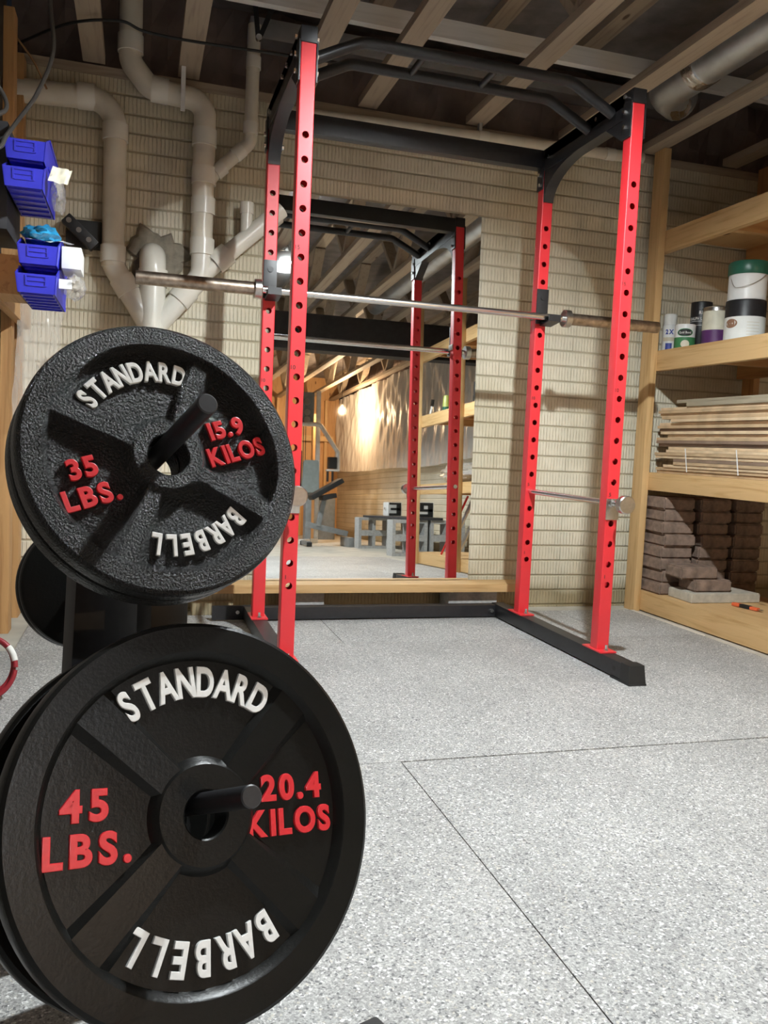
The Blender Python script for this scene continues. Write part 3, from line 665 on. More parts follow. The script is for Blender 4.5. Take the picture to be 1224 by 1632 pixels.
line_word('15.9', 0.0945, 0.020, 0.032, -dp-0.0005, 0.004, 0.026, 0.0007, 0.08).build('raised_lettering', 'red_ink', t, local=True, label='red raised number 15.9')
line_word('KILOS', 0.0965, -0.0145, 0.033, -dp-0.0005, 0.004, 0.026, 0.0007, 0.06, 0.84).build('raised_lettering', 'red_ink', t, local=True, label='red raised word KILOS')
# their partners behind
def back_plate(c, n, R_, T, rim, hub, dp, web, mt, lab):
    t = thing('weight_plate', lab, 'weight plate', mat=plate_frame(c, n, 0), group='iron weight plates on the tree')
    disc_mb(R_, T, rim, hub, dp, web).build('plate_disc', mt, t, local=True)
back_plate(C45-0.122*N45, N45, 0.225, 0.036, 0.1875, 0.060, 0.0125, 0.179, 'iron_smooth', 'large black iron weight plate mostly hidden behind the 45 pound plate')
back_plate(C35-0.0355*N35, N35, 0.1805, 0.034, 0.1515, 0.048, 0.011, 0.143, 'iron_rough', 'plain plate rim peeking out behind the speckled 35 pound plate')
# plate tree
NH = Vector((0.34, -0.94, 0)).normalized(); SH = Vector((0.94, 0.34, 0)); UP = Vector((0, 0, 1))
PB = Vector((-0.452, -1.53, 0))
def on(a, s_, z): return PB+NH*a+SH*s_+UP*z
t = thing('plate_tree', 'black steel weight plate tree holding the iron plates', 'plate tree', tuple(PB))
MB().bar(on(0, 0.0, 0.04), on(0, 0.0, 0.725), 0.054, 0.055, NH, bev=0.004).build('post', 'black', t)
MB().bar(on(-0.30, 0, 0.04), on(0.30, 0, 0.04), 0.05, 0.05, UP, bev=0.004).build('base_rail', 'black', t)
for a in (0.324, -0.30):
    MB().bar(on(a, -0.20, 0.027), on(a, 0.165, 0.027), 0.046, 0.046, UP, bev=0.004).build('foot', 'black', t)
    for s_ in (-0.20, 0.165): MB().bar(on(a, s_-0.02, 0.026), on(a, s_+0.02, 0.026), 0.05, 0.05, UP, bev=0.005).build('end_cap', 'rubber', t)
MB().bar((-0.552, -1.42, 0.03), (-0.528, -1.42, 0.715), 0.05, 0.10, SH, bev=0.004).build('brace', 'black', t)
def peg(c, n, L0, L1):
    e1 = UP.cross(n).normalized(); e2 = n.cross(e1)
    p = c+e2*0.0128
    return MB().cyl(p-n*L0, p+n*L1, 0.0123, 28, bev=0.0015).build('peg', 'black', t)
peg(C45, N45, 0.27, 0.118); peg(C35, N35, 0.125, 0.135)
# small plates on the far side of the tree
NB = Vector((0.30, -0.93, 0.20)).normalized()
CB = Vector((-0.5649, -1.206, 0.5268))
for k, lab in ((0, 'small flat-backed iron plate on the far side of the tree, half hidden'), (1, 'thin iron plate stacked farther back on the far side of the tree')):
    t2 = thing('weight_plate', lab, 'weight plate', mat=plate_frame(CB-NB*0.026*k, NB, 0), group='iron weight plates on the tree')
    MB().lathe([(0, 0), (0.105, 0), (0.111, -0.002), (0.113, -0.006), (0.113, -0.018), (0.110, -0.022), (0.092, -0.022), (0.088, -0.016), (0.03, -0.016), (0.03, -0.022), (0, -0.022)], None, 72).build('plate_disc', 'iron_smooth', t2, local=True)
MB().cyl((-0.53, -1.42, 0.57), tuple(CB-NB*0.10), 0.0123, 20).build('peg', 'black', t)

# ------------------------------------------------------------------ storage shelf
t = thing('storage_shelf', 'pine two-by-four storage shelf along the side wall', 'shelf', (2.06, -0.6, 0))
for y in (1.045, -1.34, -2.33):
    MB().box(2.021, 2.0598, y, y+0.089, ZF, 2.349, bev=0.003).build('post', 'pine_z', t)
    MB().box(2.661, 2.70, y, y+0.089, ZF, 2.349, bev=0.003).build('post', 'stud_z', t)
for z0, z1 in ((-0.005, 0.082), (0.625, 0.702), (1.238, 1.327), (1.838, 1.929)):
    MB().box(2.06, 2.098, -2.33, 1.134, z0, z1, bev=0.002).build('front_rail', 'pine_y', t)
    MB().box(2.622, 2.66, -2.33, 1.134, z0, z1).build('back_rail', 'stud_y', t)
    MB().box(2.0605, 2.66, -2.33, 1.134, z1, z1+0.0145).build('deck', 'pine_y', t)
    for y in (0.55, -0.1, -0.75, -1.4, -1.95): MB().box(2.098, 2.622, y, y+0.038, z0, z1).build('cross_piece', 'stud_x', t)
SZ = (0.0965, 0.7165, 1.3415, 1.9435)
prop(MB().box(1.965, 2.019, 0.46, 1.04, -0.0118, -0.004, bev=0.001).build('floor_strip', 'pale_y'), 'pale wood strip lying on the floor between the rubber mat and the shelf', 'board')
# pavers
rnd = random.Random(3)
def paver_mb(cx, cy, z, lx, ly, hz, ch=0.014):
    bm = bmesh.new(); bmesh.ops.create_cube(bm, size=1)
    sk = rnd.uniform(-0.012, 0.012)
    for v in bm.verts:
        f = 1.0-(0.10 if v.co.y > 0 else 0)
        v.co = Vector((cx+v.co.x*lx*f+sk*v.co.y, cy+v.co.y*ly, z+hz/2+v.co.z*hz))
    bmesh.ops.bevel(bm, geom=bm.edges[:], offset=ch*0.6, segments=2, affect='EDGES')
    bmesh.ops.subdivide_edges(bm, edges=[e for e in bm.edges if e.calc_length() > 0.05], cuts=3, use_grid_fill=True)
    for v in bm.verts:
        nn = math.sin(v.co.x*90+z*50)*math.sin(v.co.y*80+cx*30)*math.sin(v.co.z*100)
        lim = 0.0016
        v.co.x += nn*lim; v.co.y += nn*lim
    bm.verts.index_update(); mb = MB(); mb.add([v.co.copy() for v in bm.verts], [[v.index for v in f.verts] for f in bm.faces]); bm.free()
    return mb
cols = [(2.172, 0.20, 'beside the shelf post'), (2.382, 0.20, 'in the middle column'), (2.585, 0.19, 'in the shadowed column')]
ordn = ['lowest', 'second lowest', 'third lowest', 'fourth lowest', 'fifth lowest', 'sixth lowest', 'seventh lowest', 'topmost']
for ci, (cx, lx, wh) in enumerate(cols):
    for k in range(8):
        z = SZ[0]+k*0.0625
        prop(paver_mb(cx+rnd.uniform(-0.009, 0.009), 1.01+rnd.uniform(-0.014, 0.006), z, lx-0.012, 0.20, 0.0615).build('paver', 'paver', angle=40),
             f'brown tumbled paver {wh} of the pile, {ordn[k]} layer', 'paver', 'brown pavers piled on the bottom shelf')
prop(paver_mb(2.30, 0.79, SZ[0], 0.40, 0.21, 0.047, 0.006).build('paving_slab', 'slab', angle=40), 'pale flat paving slab in front of the paver pile, under two brown pavers', 'paver')
prop(paver_mb(2.255, 0.80, SZ[0]+0.0475, 0.215, 0.16, 0.060).build('paver', 'paver', angle=40), 'brown paver lying directly on the pale slab', 'paver', 'loose brown pavers on the slab')
prop(paver_mb(2.185, 0.82, SZ[0]+0.108, 0.215, 0.16, 0.060).build('paver', 'paver', angle=40), 'brown paver on top of the two-paver heap over the pale slab', 'paver', 'loose brown pavers on the slab')
# utility knife on the bottom deck
t = thing('utility_knife', 'orange and black utility knife on the bottom shelf board', 'knife', (2.30, 0.53, SZ[0]+0.002))
a, b_ = Vector((2.295, 0.625, SZ[0]+0.010)), Vector((2.318, 0.455, SZ[0]+0.010)); d = (b_-a).normalized()
MB().bar(a, a+d*0.045, 0.026, 0.016, bev=0.005).build('handle_end', 'orange', t)
MB().bar(a+d*0.045, a+d*0.105, 0.022, 0.017, bev=0.004).build('grip', 'rubber', t)
MB().bar(a+d*0.105, a+d*0.15, 0.022, 0.015, bev=0.005).build('nose', 'orange', t)
MB().bar(a+d*0.148, a+d*0.175, 0.013, 0.002).build('blade', 'chrome', t)
# stack of thin planks on the middle deck
names = ['topmost', 'second', 'third', 'fourth', 'fifth', 'sixth', 'seventh', 'eighth', 'ninth', 'tenth', 'eleventh', 'twelfth', 'thirteenth', 'fourteenth', 'fifteenth', 'sixteenth', 'seventeenth', 'eighteenth', 'nineteenth', 'twentieth', 'twenty-first', 'twenty-second']
NP = 22; z = SZ[1]+0.0005; th = 0.0148
for k in range(NP):
    kk = NP-1-k
    mt = rnd.choice(['lam1', 'lam1', 'lam2', 'lam2', 'lam3'])
    y1 = 1.02 if k % 5 in (0, 1, 4) else rnd.uniform(0.90, 0.99)
    x0 = 2.066+rnd.choice([0.0, 0.003, 0.006, 0.012, 0.02])
    if k in (3, 4): y1 = 0.86; 
    gap = 0.0 if k % 4 else 0.0012
    prop(MB().box(x0, x0+0.20, -0.95+rnd.uniform(-0.1, 0.1), y1, z, z+th-0.0008, bev=0.0012).build('floor_plank', mt),
         f'thin flooring plank, {names[kk]} from the top of the plank pile' if kk else 'thin flooring plank, topmost of the flat plank pile', 'plank', 'thin planks piled on the shelf')
    z += th+gap
ztop = z
for y, wh in ((0.755, 'closer to the shelf post'), (0.392, 'farther from the shelf post')):
    mb = MB(); x0 = 2.0635
    mb.bar((x0, y+0.012, SZ[1]+0.128), (x0, y-0.012, SZ[1]+0.014), 0.006, 0.0012, (1, 0, 0))
    prop(mb.build('binding_strap', 'white_plastic'), 'thin white strap round the lower planks, '+wh, 'strap', 'white straps on the planks')
prop(MB().box(2.075, 2.25, -0.5, 0.80, ztop, ztop+0.019, bev=0.003).build('weathered_board', 'grey_wood'), 'weathered grey board lying on the plank pile, lower one', 'board')
prop(MB().box(2.09, 2.23, -0.45, 0.90, ztop+0.0195, ztop+0.036, bev=0.003).build('weathered_board', 'grey_wood'), 'weathered grey board on the very top of the plank pile', 'board')

# ---- paint cans on the upper deck
zc = SZ[2]
def lab_ring(mb, x, y, r, z0, z1, mat, a0=PI, a1=2*PI, n=28):
    P = []; 
    for k in range(n+1):
        a = a0+(a1-a0)*k/n; P += [(x+r*math.cos(a), y+r*math.sin(a), z0), (x+r*math.cos(a), y+r*math.sin(a), z1)]
    return mb.add(P, [(2*k, 2*k+2, 2*k+3, 2*k+1) for k in range(n)], mat)
def cyl_text(parent, s, x, y, r, z, size, ang, mat, bold=0.02, name='printed_word', squeeze=1.0):
    """word wrapped round a can, centred on direction ang (radians)"""
    mb = MB(); tm = [text_mb(c, size, 0.0004, bold) if c != ' ' else None for c in s]
    ws = [(q.width*squeeze if q else size*0.22)+size*0.07 for q in tm]; X = -sum(ws)/2
    for q, wd in zip(tm, ws):
        a = ang+(X+wd/2)/r; X += wd
        if q is None: continue
        nrm = Vector((math.cos(a), math.sin(a), 0)); mb.merge(q, frame(Vector((x, y, z))+nrm*(r+0.0004), nrm, (-math.sin(a), math.cos(a), 0)) @ Matrix.Diagonal((squeeze, 1, 1, 1)))
    return mb.build(name, mat, parent, smooth=False)
def can(name, lab, x, y, z0, r, hh, body, lid, cat='can', rimmed=True):
    t = thing(name, lab, cat, (x, y, z0))
    MB().lathe([(0, 0), (r*0.97, 0), (r, 0.003), (r, hh-0.006), (r*0.98, hh-0.002), (r*1.0, hh), (r*0.93, hh), (r*0.90, hh-0.006)], frame((x, y, z0), (0, 0, 1), (1, 0, 0)), 40).build('can_body', body, t)
    MB().lathe([(0, hh-0.005), (r*0.60, hh-0.004), (r*0.62, hh-0.008), (r*0.84, hh-0.008), (r*0.86, hh-0.001), (r*0.905, hh-0.001), (r*0.91, hh-0.008)], frame((x, y, z0), (0, 0, 1), (1, 0, 0)), 40).build('can_lid', lid, t)
    return t
def facing(x, y): return math.atan2(CAM.y-y, CAM.x-x)
# spray can
x, y = 2.15, 1.085; r = 0.036
t = thing('spray_can', 'white spray paint can with blue 2X print, beside the shelf post', 'can', (x, y, zc))
R = frame((x, y, zc), (0, 0, 1), (1, 0, 0))
MB().lathe([(0, 0), (r, 0), (r+0.001, 0.003), (r, 0.006), (r, 0.135), (r-0.004, 0.142), (0.020, 0.146)], R, 32).build('can_body', 'white_plastic', t)
MB().lathe([(r-0.003, 0.141), (r-0.003, 0.190), (r-0.006, 0.195), (0, 0.196)], R, 32).build('cap', 'paper', t)
lab_ring(MB(), x, y, r+0.0006, 0.0+zc+0.055, zc+0.075, 'tan').build('label_band', 'tan', t)
cyl_text(t, '2X', x, y, r+0.0005, zc+0.103, 0.032, facing(x, y), 'navy', 0.045, squeeze=0.85)
lab_ring(MB(), x, y, r+0.0005, zc+0.010, zc+0.045, 'navy', facing(x, y)-0.5, facing(x, y)+0.4).build('label_band', 'cream', t)
# small green-label tin in front
x, y = 2.15, 0.955; r = 0.050
t = can('paint_tin', 'small tin with dark green and white label, in front of the black can', x, y, zc, r, 0.125, 'white_plastic', 'white_plastic')
MB().lathe([(r+0.0004, 0.006), (r+0.0004, 0.060)], frame((x, y, zc), (0, 0, 1), (1, 0, 0)), 40).build('label_band', 'label_green', t)
def oval(parent, x, y, r, z, a_c, wa, hz, mat, name='label_oval', lift=0.0008):
    mb = MB(); n = 28; P = [None]
    cen = []
    for k in range(n):
        q = 2*PI*k/n; a = a_c+wa*math.cos(q); P.append((x+(r+lift)*math.cos(a), y+(r+lift)*math.sin(a), z+hz*math.sin(q)))
    P[0] = (x+(r+lift)*math.cos(a_c), y+(r+lift)*math.sin(a_c), z)
    # inner ring keeps the oval on the curve of the can
    Q = []
    for k in range(n):
        q = 2*PI*k/n; a = a_c+0.5*wa*math.cos(q); Q.append((x+(r+lift)*math.cos(a), y+(r+lift)*math.sin(a), z+0.5*hz*math.sin(q)))
    mb.add(P+Q, [(1+k, 1+(k+1) % n, 1+n+(k+1) % n, 1+n+k) for k in range(n)]+[(0, 1+n+k, 1+n+(k+1) % n) for k in range(n)])
    return mb.build(name, mat, parent)
fa = facing(x, y)
oval(t, x, y, r, zc+0.083, fa, 0.78, 0.020, 'label_green'); oval(t, x, y, r, zc+0.083, fa, 0.70, 0.0165, 'rubber', lift=0.0011)
cyl_text(t, 'Gold Bond', x, y, r+0.0013, zc+0.083, 0.016, fa, 'paper', 0.01, squeeze=0.8)
oval(t, x, y, r, zc+0.026, fa+0.05, 0.42, 0.019, 'cream')
# black can with white name
x, y = 2.26, 0.985; r = 0.052
t = can('paint_can', 'black paint can with white lettering, between the spray can and the cream can', x, y, zc, r, 0.25, 'black', 'chrome')
for z_, s_ in ((0.195, 'RL'), (0.165, 'RALPH LAUREN')): cyl_text(t, s_, x, y, r+0.0005, zc+z_, 0.020 if len(s_) > 2 else 0.024, facing(x, y), 'paper', 0.02, squeeze=0.78)
for z_ in (0.150, 0.130): MB().lathe([(r+0.0003, z_), (r+0.0003, z_+0.002)], frame((x, y, zc), (0, 0, 1), (1, 0, 0)), 40).build('label_line', 'paper', t)
# cream and purple can
x, y = 2.235, 0.835; r = 0.062
t = can('paint_can', 'paint can with cream upper and purple lower label, beside the stacked pails', x, y, zc, r, 0.20, 'chrome', 'black')
MB().lathe([(r+0.0004, 0.015), (r+0.0004, 0.088)], frame((x, y, zc), (0, 0, 1), (1, 0, 0)), 40).build('label_band', 'purple', t)
MB().lathe([(r+0.0004, 0.088), (r+0.0004, 0.180)], frame((x, y, zc), (0, 0, 1), (1, 0, 0)), 40).build('label_band', 'cream', t)
# pail with black rim and white label
x, y = 2.235, 0.625; r = 0.09
t = can('paint_pail', 'white labelled pail with broad black rim and brown oval, lower of the stacked pair', x, y, zc+0.003, r, 0.195, 'black', 'black')
MB().lathe([(r+0.0006, 0.004), (r+0.0006, 0.118)], frame((x, y, zc+0.003), (0, 0, 1), (1, 0, 0)), 48).build('label_band', 'paper', t)
oval(t, x, y, r, zc+0.090, facing(x, y)-0.72, 0.36, 0.021, 'brown')
for k in range(5): lab_ring(MB(), x, y, r+0.0012, zc+0.036+k*0.014, zc+0.038+k*0.014, 'tan', facing(x, y)+0.1, facing(x, y)+0.75).build('label_line', 'tan', t)
zz = zc+0.003+0.1955
t = can('paint_can', 'white gallon paint can with green lid, standing on the black-rimmed pail', x, y, zz, 0.085, 0.135, 'white_plastic', 'green')
MB().lathe([(0.088, 0.118), (0.090, 0.122), (0.090, 0.170), (0.085, 0.178), (0.0, 0.178)], frame((x, y, zz), (0, 0, 1), (1, 0, 0)), 48).build('lid', 'green', t)
MB().tube(spline([(x-0.087, y+0.01, zz+0.10), (x-0.09, y-0.03, zz+0.055), (x-0.06, y-0.075, zz+0.06), (x-0.01, y-0.089, zz+0.085), (x+0.03, y-0.085, zz+0.115)], 8), 0.0016, 8).build('wire_handle', 'chrome', t)
prop(MB().box(2.085, 2.46, 0.38, 0.73, zc, zc+0.0025).build('paper_sheet', 'paper', smooth=False), 'white paper lying under the stacked pails', 'paper')
t = can('paint_can', 'dark can with green rim, cut off by the picture edge beside the pails', 2.30, 0.335, zc, 0.085, 0.19, 'black', 'green')
MB().lathe([(0.086, 0.15), (0.088, 0.155), (0.088, 0.185), (0.084, 0.192)], frame((2.30, 0.335, zc), (0, 0, 1), (1, 0, 0)), 40).build('rim', 'green', t)

# ---- things farther along the shelf, seen in the mirror
t = thing('bottle', 'olive green bottle on the upper shelf, seen in the mirror', 'bottle', (2.14, -1.85, zc))
MB().lathe([(0, 0), (0.032, 0), (0.033, 0.003), (0.033, 0.045)], frame((2.14, -1.85, zc), (0, 0, 1)), 24).build('bottle_body', 'green', t)
MB().lathe([(0.033, 0.045), (0.030, 0.075), (0.027, 0.13), (0.022, 0.145), (0, 0.148)], frame((2.14, -1.85, zc), (0, 0, 1)), 24).build('cap', 'lacquer', t)
t = thing('paint_brush', 'paint brush leaning upright on the upper shelf, seen in the mirror', 'brush', (2.13, -2.2, zc))
MB().bar((2.13, -2.22, zc), (2.14, -2.20, zc+0.09), 0.03, 0.012, (1, 0, 0), bev=0.003).build('handle', 'paper', t)
MB().bar((2.14, -2.20, zc+0.09), (2.145, -2.19, zc+0.15), 0.045, 0.018, (1, 0, 0), bev=0.003).build('bristles', 'cable', t)
for (x, y, hh, r, lab) in ((2.15, -1.16, 0.17, 0.05, 'dark paint jar next to the middle shelf post, seen in the mirror'), (2.26, -1.02, 0.24, 0.055, 'taller dark tin behind the paint jar, seen in the mirror')):
    can('paint_jar', lab, x, y, zc, r, hh, 'rubber', 'chrome')
def lump(name, lab, cat, cx, cy, z0, rx, ry, rz, mt, sd=1, n=(28, 16), amp=0.25):
    mb = MB(); P = []; nu, nv = n
    for j in range(nv+1):
        ph = PI*j/nv
        for i in range(nu):
            th_ = 2*PI*i/nu
            k = 1+amp*(0.5*math.sin(3*th_+sd)*math.sin(2*ph)+0.3*math.sin(7*th_+5*ph+sd*2)+0.25*math.sin(11*ph-4*th_+sd))
            P.append((cx+rx*k*math.sin(ph)*math.cos(th_), cy+ry*k*math.sin(ph)*math.sin(th_), max(z0, z0+rz-rz*k*math.cos(ph))))
    mb.add(P, [(j*nu+i, j*nu+(i+1) % nu, (j+1)*nu+(i+1) % nu, (j+1)*nu+i) for j in range(nv) for i in range(nu)])
    return prop(mb.build(name, mt, angle=60, weld=True), lab, cat)
lump('wrapped_bundle', 'bundle wrapped in clear plastic on the middle shelf, seen in the mirror', 'bundle', 2.33, -1.75, SZ[1], 0.22, 0.36, 0.09, 'clearbag', 2)
lump('insulation_batt', 'brown roll inside the clear plastic bundle on the middle shelf', 'insulation', 2.34, -1.75, SZ[1], 0.13, 0.26, 0.055, 'kraft', 4)
for k, (mt, x0, y0, lab) in enumerate((('red_ink', 2.13, -1.86, 'red metal bar leaning under the middle shelf, seen in the mirror'), ('galv', 2.18, -1.84, 'wide silver bar leaning beside the red one, seen in the mirror'), ('galv', 2.26, -1.80, 'second silver bar leaning deeper under the middle shelf'))):
    prop(MB().bar((x0, y0, SZ[0]+0.004), (x0+0.06, y0+0.42, SZ[1]-0.110), 0.014 if k == 0 else 0.04, 0.014, (1, 0, 0), bev=0.002).build('metal_bar', mt), lab, 'bar', 'bars leaning under the shelf')

# ------------------------------------------------------------------ stud side with parts bins
prop(MB().box(-0.999, -0.961, 0.78, 0.869, ZF, 2.349, bev=0.003).build('wall_stud', 'stud_z'), 'bare wood stud nearer the picture edge, in front of the other', 'stud', 'bare wall studs')
prop(MB().box(-1.004, -0.964, 1.08, 1.169, ZF, 2.309, bev=0.003).build('wall_stud', 'stud_z'), 'bare wood stud against the brick wall at the drain pipe', 'stud', 'bare wall studs')
prop(MB().box(-0.960, -0.926, -0.6, 1.079, 1.205, 1.345, bev=0.003).build('bin_rail', 'stud_y'), 'wide wooden rail running below the blue parts bins', 'rail')
prop(MB().box(-0.958, -0.8885, 0.12, 0.42, 1.40, 1.72, bev=0.002).build('hardboard_sheet', 'dark_beam'), 'dark hardboard carrying the two upper blue parts bins', 'board')
def bin_(x0, y0, z0, lab):
    wd, L, hh, lip, th_ = 0.116, 0.38, 0.092, 0.054, 0.003
    t = thing('parts_bin', lab, 'bin', (x0+wd/2, y0+L/2, z0), 'blue stacking parts bins'); mb = MB(); x1 = x0+wd
    # floor, back, front lip
    mb.box(x0+0.006, x1-0.006, y0+0.012, y0+L, z0, z0+th_)
    mb.box(x0+0.004, x1-0.004, y0+L-th_, y0+L, z0, z0+hh)
    mb.add([(x0+0.006, y0+0.012, z0), (x1-0.006, y0+0.012, z0), (x1, y0, z0+lip), (x0, y0, z0+lip), (x0+0.006, y0+0.015, z0), (x1-0.006, y0+0.015, z0), (x1, y0+0.003, z0+lip), (x0, y0+0.003, z0+lip)], [(0, 1, 2, 3), (7, 6, 5, 4), (3, 2, 6, 7)])
    for xs, xo in ((x0, 0.006), (x1, -0.006)):
        o = [(y0+0.012, z0), (y0, z0+lip), (y0+0.10, z0+hh), (y0+L, z0+hh), (y0+L, z0)]
        P = [(xs+(xo if z == z0 else 0), y, z) for y, z in o]; s_ = 1 if xs == x0 else -1
        Q = [(p[0]+s_*th_, p[1], p[2]) for p in P]
        mb.add(P+Q, [(0, 1, 2, 3, 4), (9, 8, 7, 6, 5)]+[(k, (k+1) % 5, 5+(k+1) % 5, 5+k) for k in range(5)])
        mb.box(xs-0.003, xs+0.003, y0+0.10, y0+L, z0+hh-0.006, z0+hh)
    r_ = mb
    for k in range(6): r_.box(x0+0.012, x1-0.012, y0+0.03+k*0.062, y0+0.036+k*0.062, z0-0.005, z0)
    mb.build('bin_body', 'blue', t, smooth=False)
    mb = MB()   # label frame on the lip
    for (u0, u1, v0, v1) in ((0.22, 0.78, 0.86, 0.93), (0.22, 0.27, 0.38, 0.86), (0.73, 0.78, 0.38, 0.86), (0.27, 0.73, 0.36, 0.41), (0.27, 0.73, 0.62, 0.66)):
        P = []
        for u, v in ((u0, v0), (u1, v0), (u1, v1), (u0, v1)):
            P.append(Vector((x0+0.004+(wd-0.008)*u, y0+0.012*(1-v)-0.0002, z0+lip*v)))
        mb.add(P+[p+Vector((0, -0.0022, 0)) for p in P], [(4, 5, 6, 7), (0, 1, 5, 4), (1, 2, 6, 5), (2, 3, 7, 6), (3, 0, 4, 7)])
    mb.build('label_frame', 'blue', t, smooth=False)
bin_(-0.8865, 0.03, 1.592, 'blue parts bin, uppermost of the four, beside the hanging grey cord')
bin_(-0.8868, 0.0, 1.503, 'blue parts bin just under the uppermost one')
bin_(-0.8445, 0.0, 1.284, 'blue parts bin directly below the blue bag and papers')
bin_(-0.8475, -0.01, 1.197, 'blue parts bin, bottom one of the four')
prop(MB().box(-0.9255, -0.8495, 0.15, 0.34, 1.21, 1.33).build('spacer_block', 'stud_y'), 'wood spacer between the rail and the two lower blue bins', 'block')
def crumple(name, lab, cat, p0, ux, uz, nx, nz, mt, amp, fr=1.0, sd=0.0, thick=0.0008):
    p0, ux, uz = Vector(p0), Vector(ux), Vector(uz); nn = ux.cross(uz).normalized(); mb = MB(); P = []
    for j in range(nz+1):
        for i in range(nx+1):
            u, v = i/nx, j/nz
            d = amp*(math.sin(fr*(9*u+2.2*v)+sd)+0.6*math.sin(fr*(17*u-5*v)+1.3+sd)+0.4*math.sin(fr*(29*u+11*v)+sd*2)+0.35*math.sin(fr*13*v+6*u))
            P.append(p0+ux*u+uz*v+nn*d)
    n = len(P); F = [(j*(nx+1)+i, j*(nx+1)+i+1, (j+1)*(nx+1)+i+1, (j+1)*(nx+1)+i) for j in range(nz) for i in range(nx)]
    mb.add(P, F)
    return prop(mb.build(name, mt, angle=75), lab, cat)
lump('plastic_bag', 'crumpled blue plastic bag on top of the lower parts bins', 'bag', -0.79, 0.14, 1.362, 0.055, 0.10, 0.028, 'bluebag', 1, amp=0.3)
crumple('folded_paper', 'white folded paper sticking out above the lower blue bins', 'paper', (-0.83, 0.02, 1.356), (0.125, 0.05, 0.012), (0.01, 0.10, 0.018), 12, 6, 'paper', 0.002)
prop(MB().box(-0.725, -0.668, 0.06, 0.20, 1.288, 1.355, bev=0.003).build('carton', 'paper'), 'small white carton beside the lower blue bins', 'box')
prop(MB().box(-0.729, -0.692, 0.03, 0.04, 1.222, 1.25).build('paper_tag', 'paper', smooth=False), 'white paper tag on the clear parts bag', 'tag')
lump('parts_bag', 'clear plastic bag of parts beside the bottom blue bin', 'bag', -0.69, 0.12, 1.205, 0.033, 0.09, 0.036, 'clearbag', 3)
crumple('paper_slip', 'small cream paper slip poking out between the upper blue bins', 'paper', (-0.765, 0.03, 1.535), (0.055, 0.02, 0.0), (0.012, 0.02, 0.05), 8, 8, 'cream', 0.003)
lump('clear_pouch', 'clear pouch hanging out of the second blue bin', 'bag', -0.752, 0.24, 1.500, 0.02, 0.10, 0.045, 'clearbag', 5)
t = thing('tool_holder', 'black wall-mounted tool holder between the blue bins and the drain pipe', 'tool holder', (-0.73, 1.15, 1.57))
MB().box(-0.80, -0.655, 1.135, 1.174, 1.575, 1.69, bev=0.006).build('holder_box', 'rubber', t)
MB().bar((-0.80, 1.11, 1.685), (-0.68, 1.11, 1.575), 0.05, 0.045, (0, 1, 0), bev=0.008).build('holder_arm', 'black', t)
for k in range(3): MB().cyl((-0.785+k*0.04, 1.085, 1.672-k*0.036), (-0.785+k*0.04, 1.11, 1.672-k*0.036), 0.011, 16).build('clip', 'chrome', t)
crumple('plastic_sheet', 'clear plastic sheet hanging on the stud below the blue bins', 'sheet', (-0.955, 0.74, 0.80), (0.15, 0.16, 0.0), (0.02, 0.0, 0.47), 40, 30, 'clearbag', 0.006, 1.6)
prop(MB().tube(spline([(-0.985, 1.06, 2.335), (-0.77, 0.78, 2.325), (-0.59, 0.71, 2.335), (-0.50, 0.735, 2.325), (-0.335, 0.726, 2.315), (-0.02, 0.73, 2.325), (0.35, 0.74, 2.34)], 10), 0.0055, 10).build('ceiling_cable', 'cable'), 'black cable slung under the trusses across the drain pipes', 'cable')
prop(MB().tube(spline([(-0.783, 0.2, 2.36), (-0.781, 0.2, 2.13), (-0.770, 0.2, 1.98), (-0.814, 0.19, 1.841), (-0.862, 0.14, 1.735), (-0.875, 0.0, 1.64), (-0.885, -0.04, 1.595), (-0.91, -0.04, 1.60), (-0.915, 0.0, 1.68), (-0.885, 0.06, 1.735), (-0.900, 0.08, 1.79), (-0.955, 0.05, 1.85)], 10), 0.0065, 10).build('grey_cable', 'greycord'), 'shiny grey cord hanging from the ceiling down to the blue bins', 'cord')
prop(MB().tube(spline([(-1.0, 0.95, 2.34), (-0.92, 0.98, 2.25), (-0.87, 1.02, 2.16)], 6), 0.004, 8).build('thin_wire', 'copper'), 'thin copper wire in front of the brick wall near the studs', 'wire')
t = thing('cable_coil', 'dark red cable coil with white tape standing at the picture edge beside the plate tree', 'cable', (-0.90, -0.12, 0.0))
cc = Vector((-0.905, -0.12, 0.093))
def ringpts(a0, a1, n, rr, ofs=0): return [cc+Vector((rr*math.cos(math.radians(a0+(a1-a0)*k/n)), ofs+0.03*math.sin(math.radians(a0+(a1-a0)*k/n)), rr*math.sin(math.radians(a0+(a1-a0)*k/n)))) for k in range(n+1)]
MB().tube(ringpts(0, 355, 60, 0.085), 0.0075, 12).build('cable_loop', 'redcable', t)
MB().tube(ringpts(-80, 275, 60, 0.078, 0.016), 0.0075, 12).build('cable_loop', 'redcable', t)
MB().tube(ringpts(12, 42, 8, 0.085), 0.0088, 12).build('tape_wrap', 'paper', t)

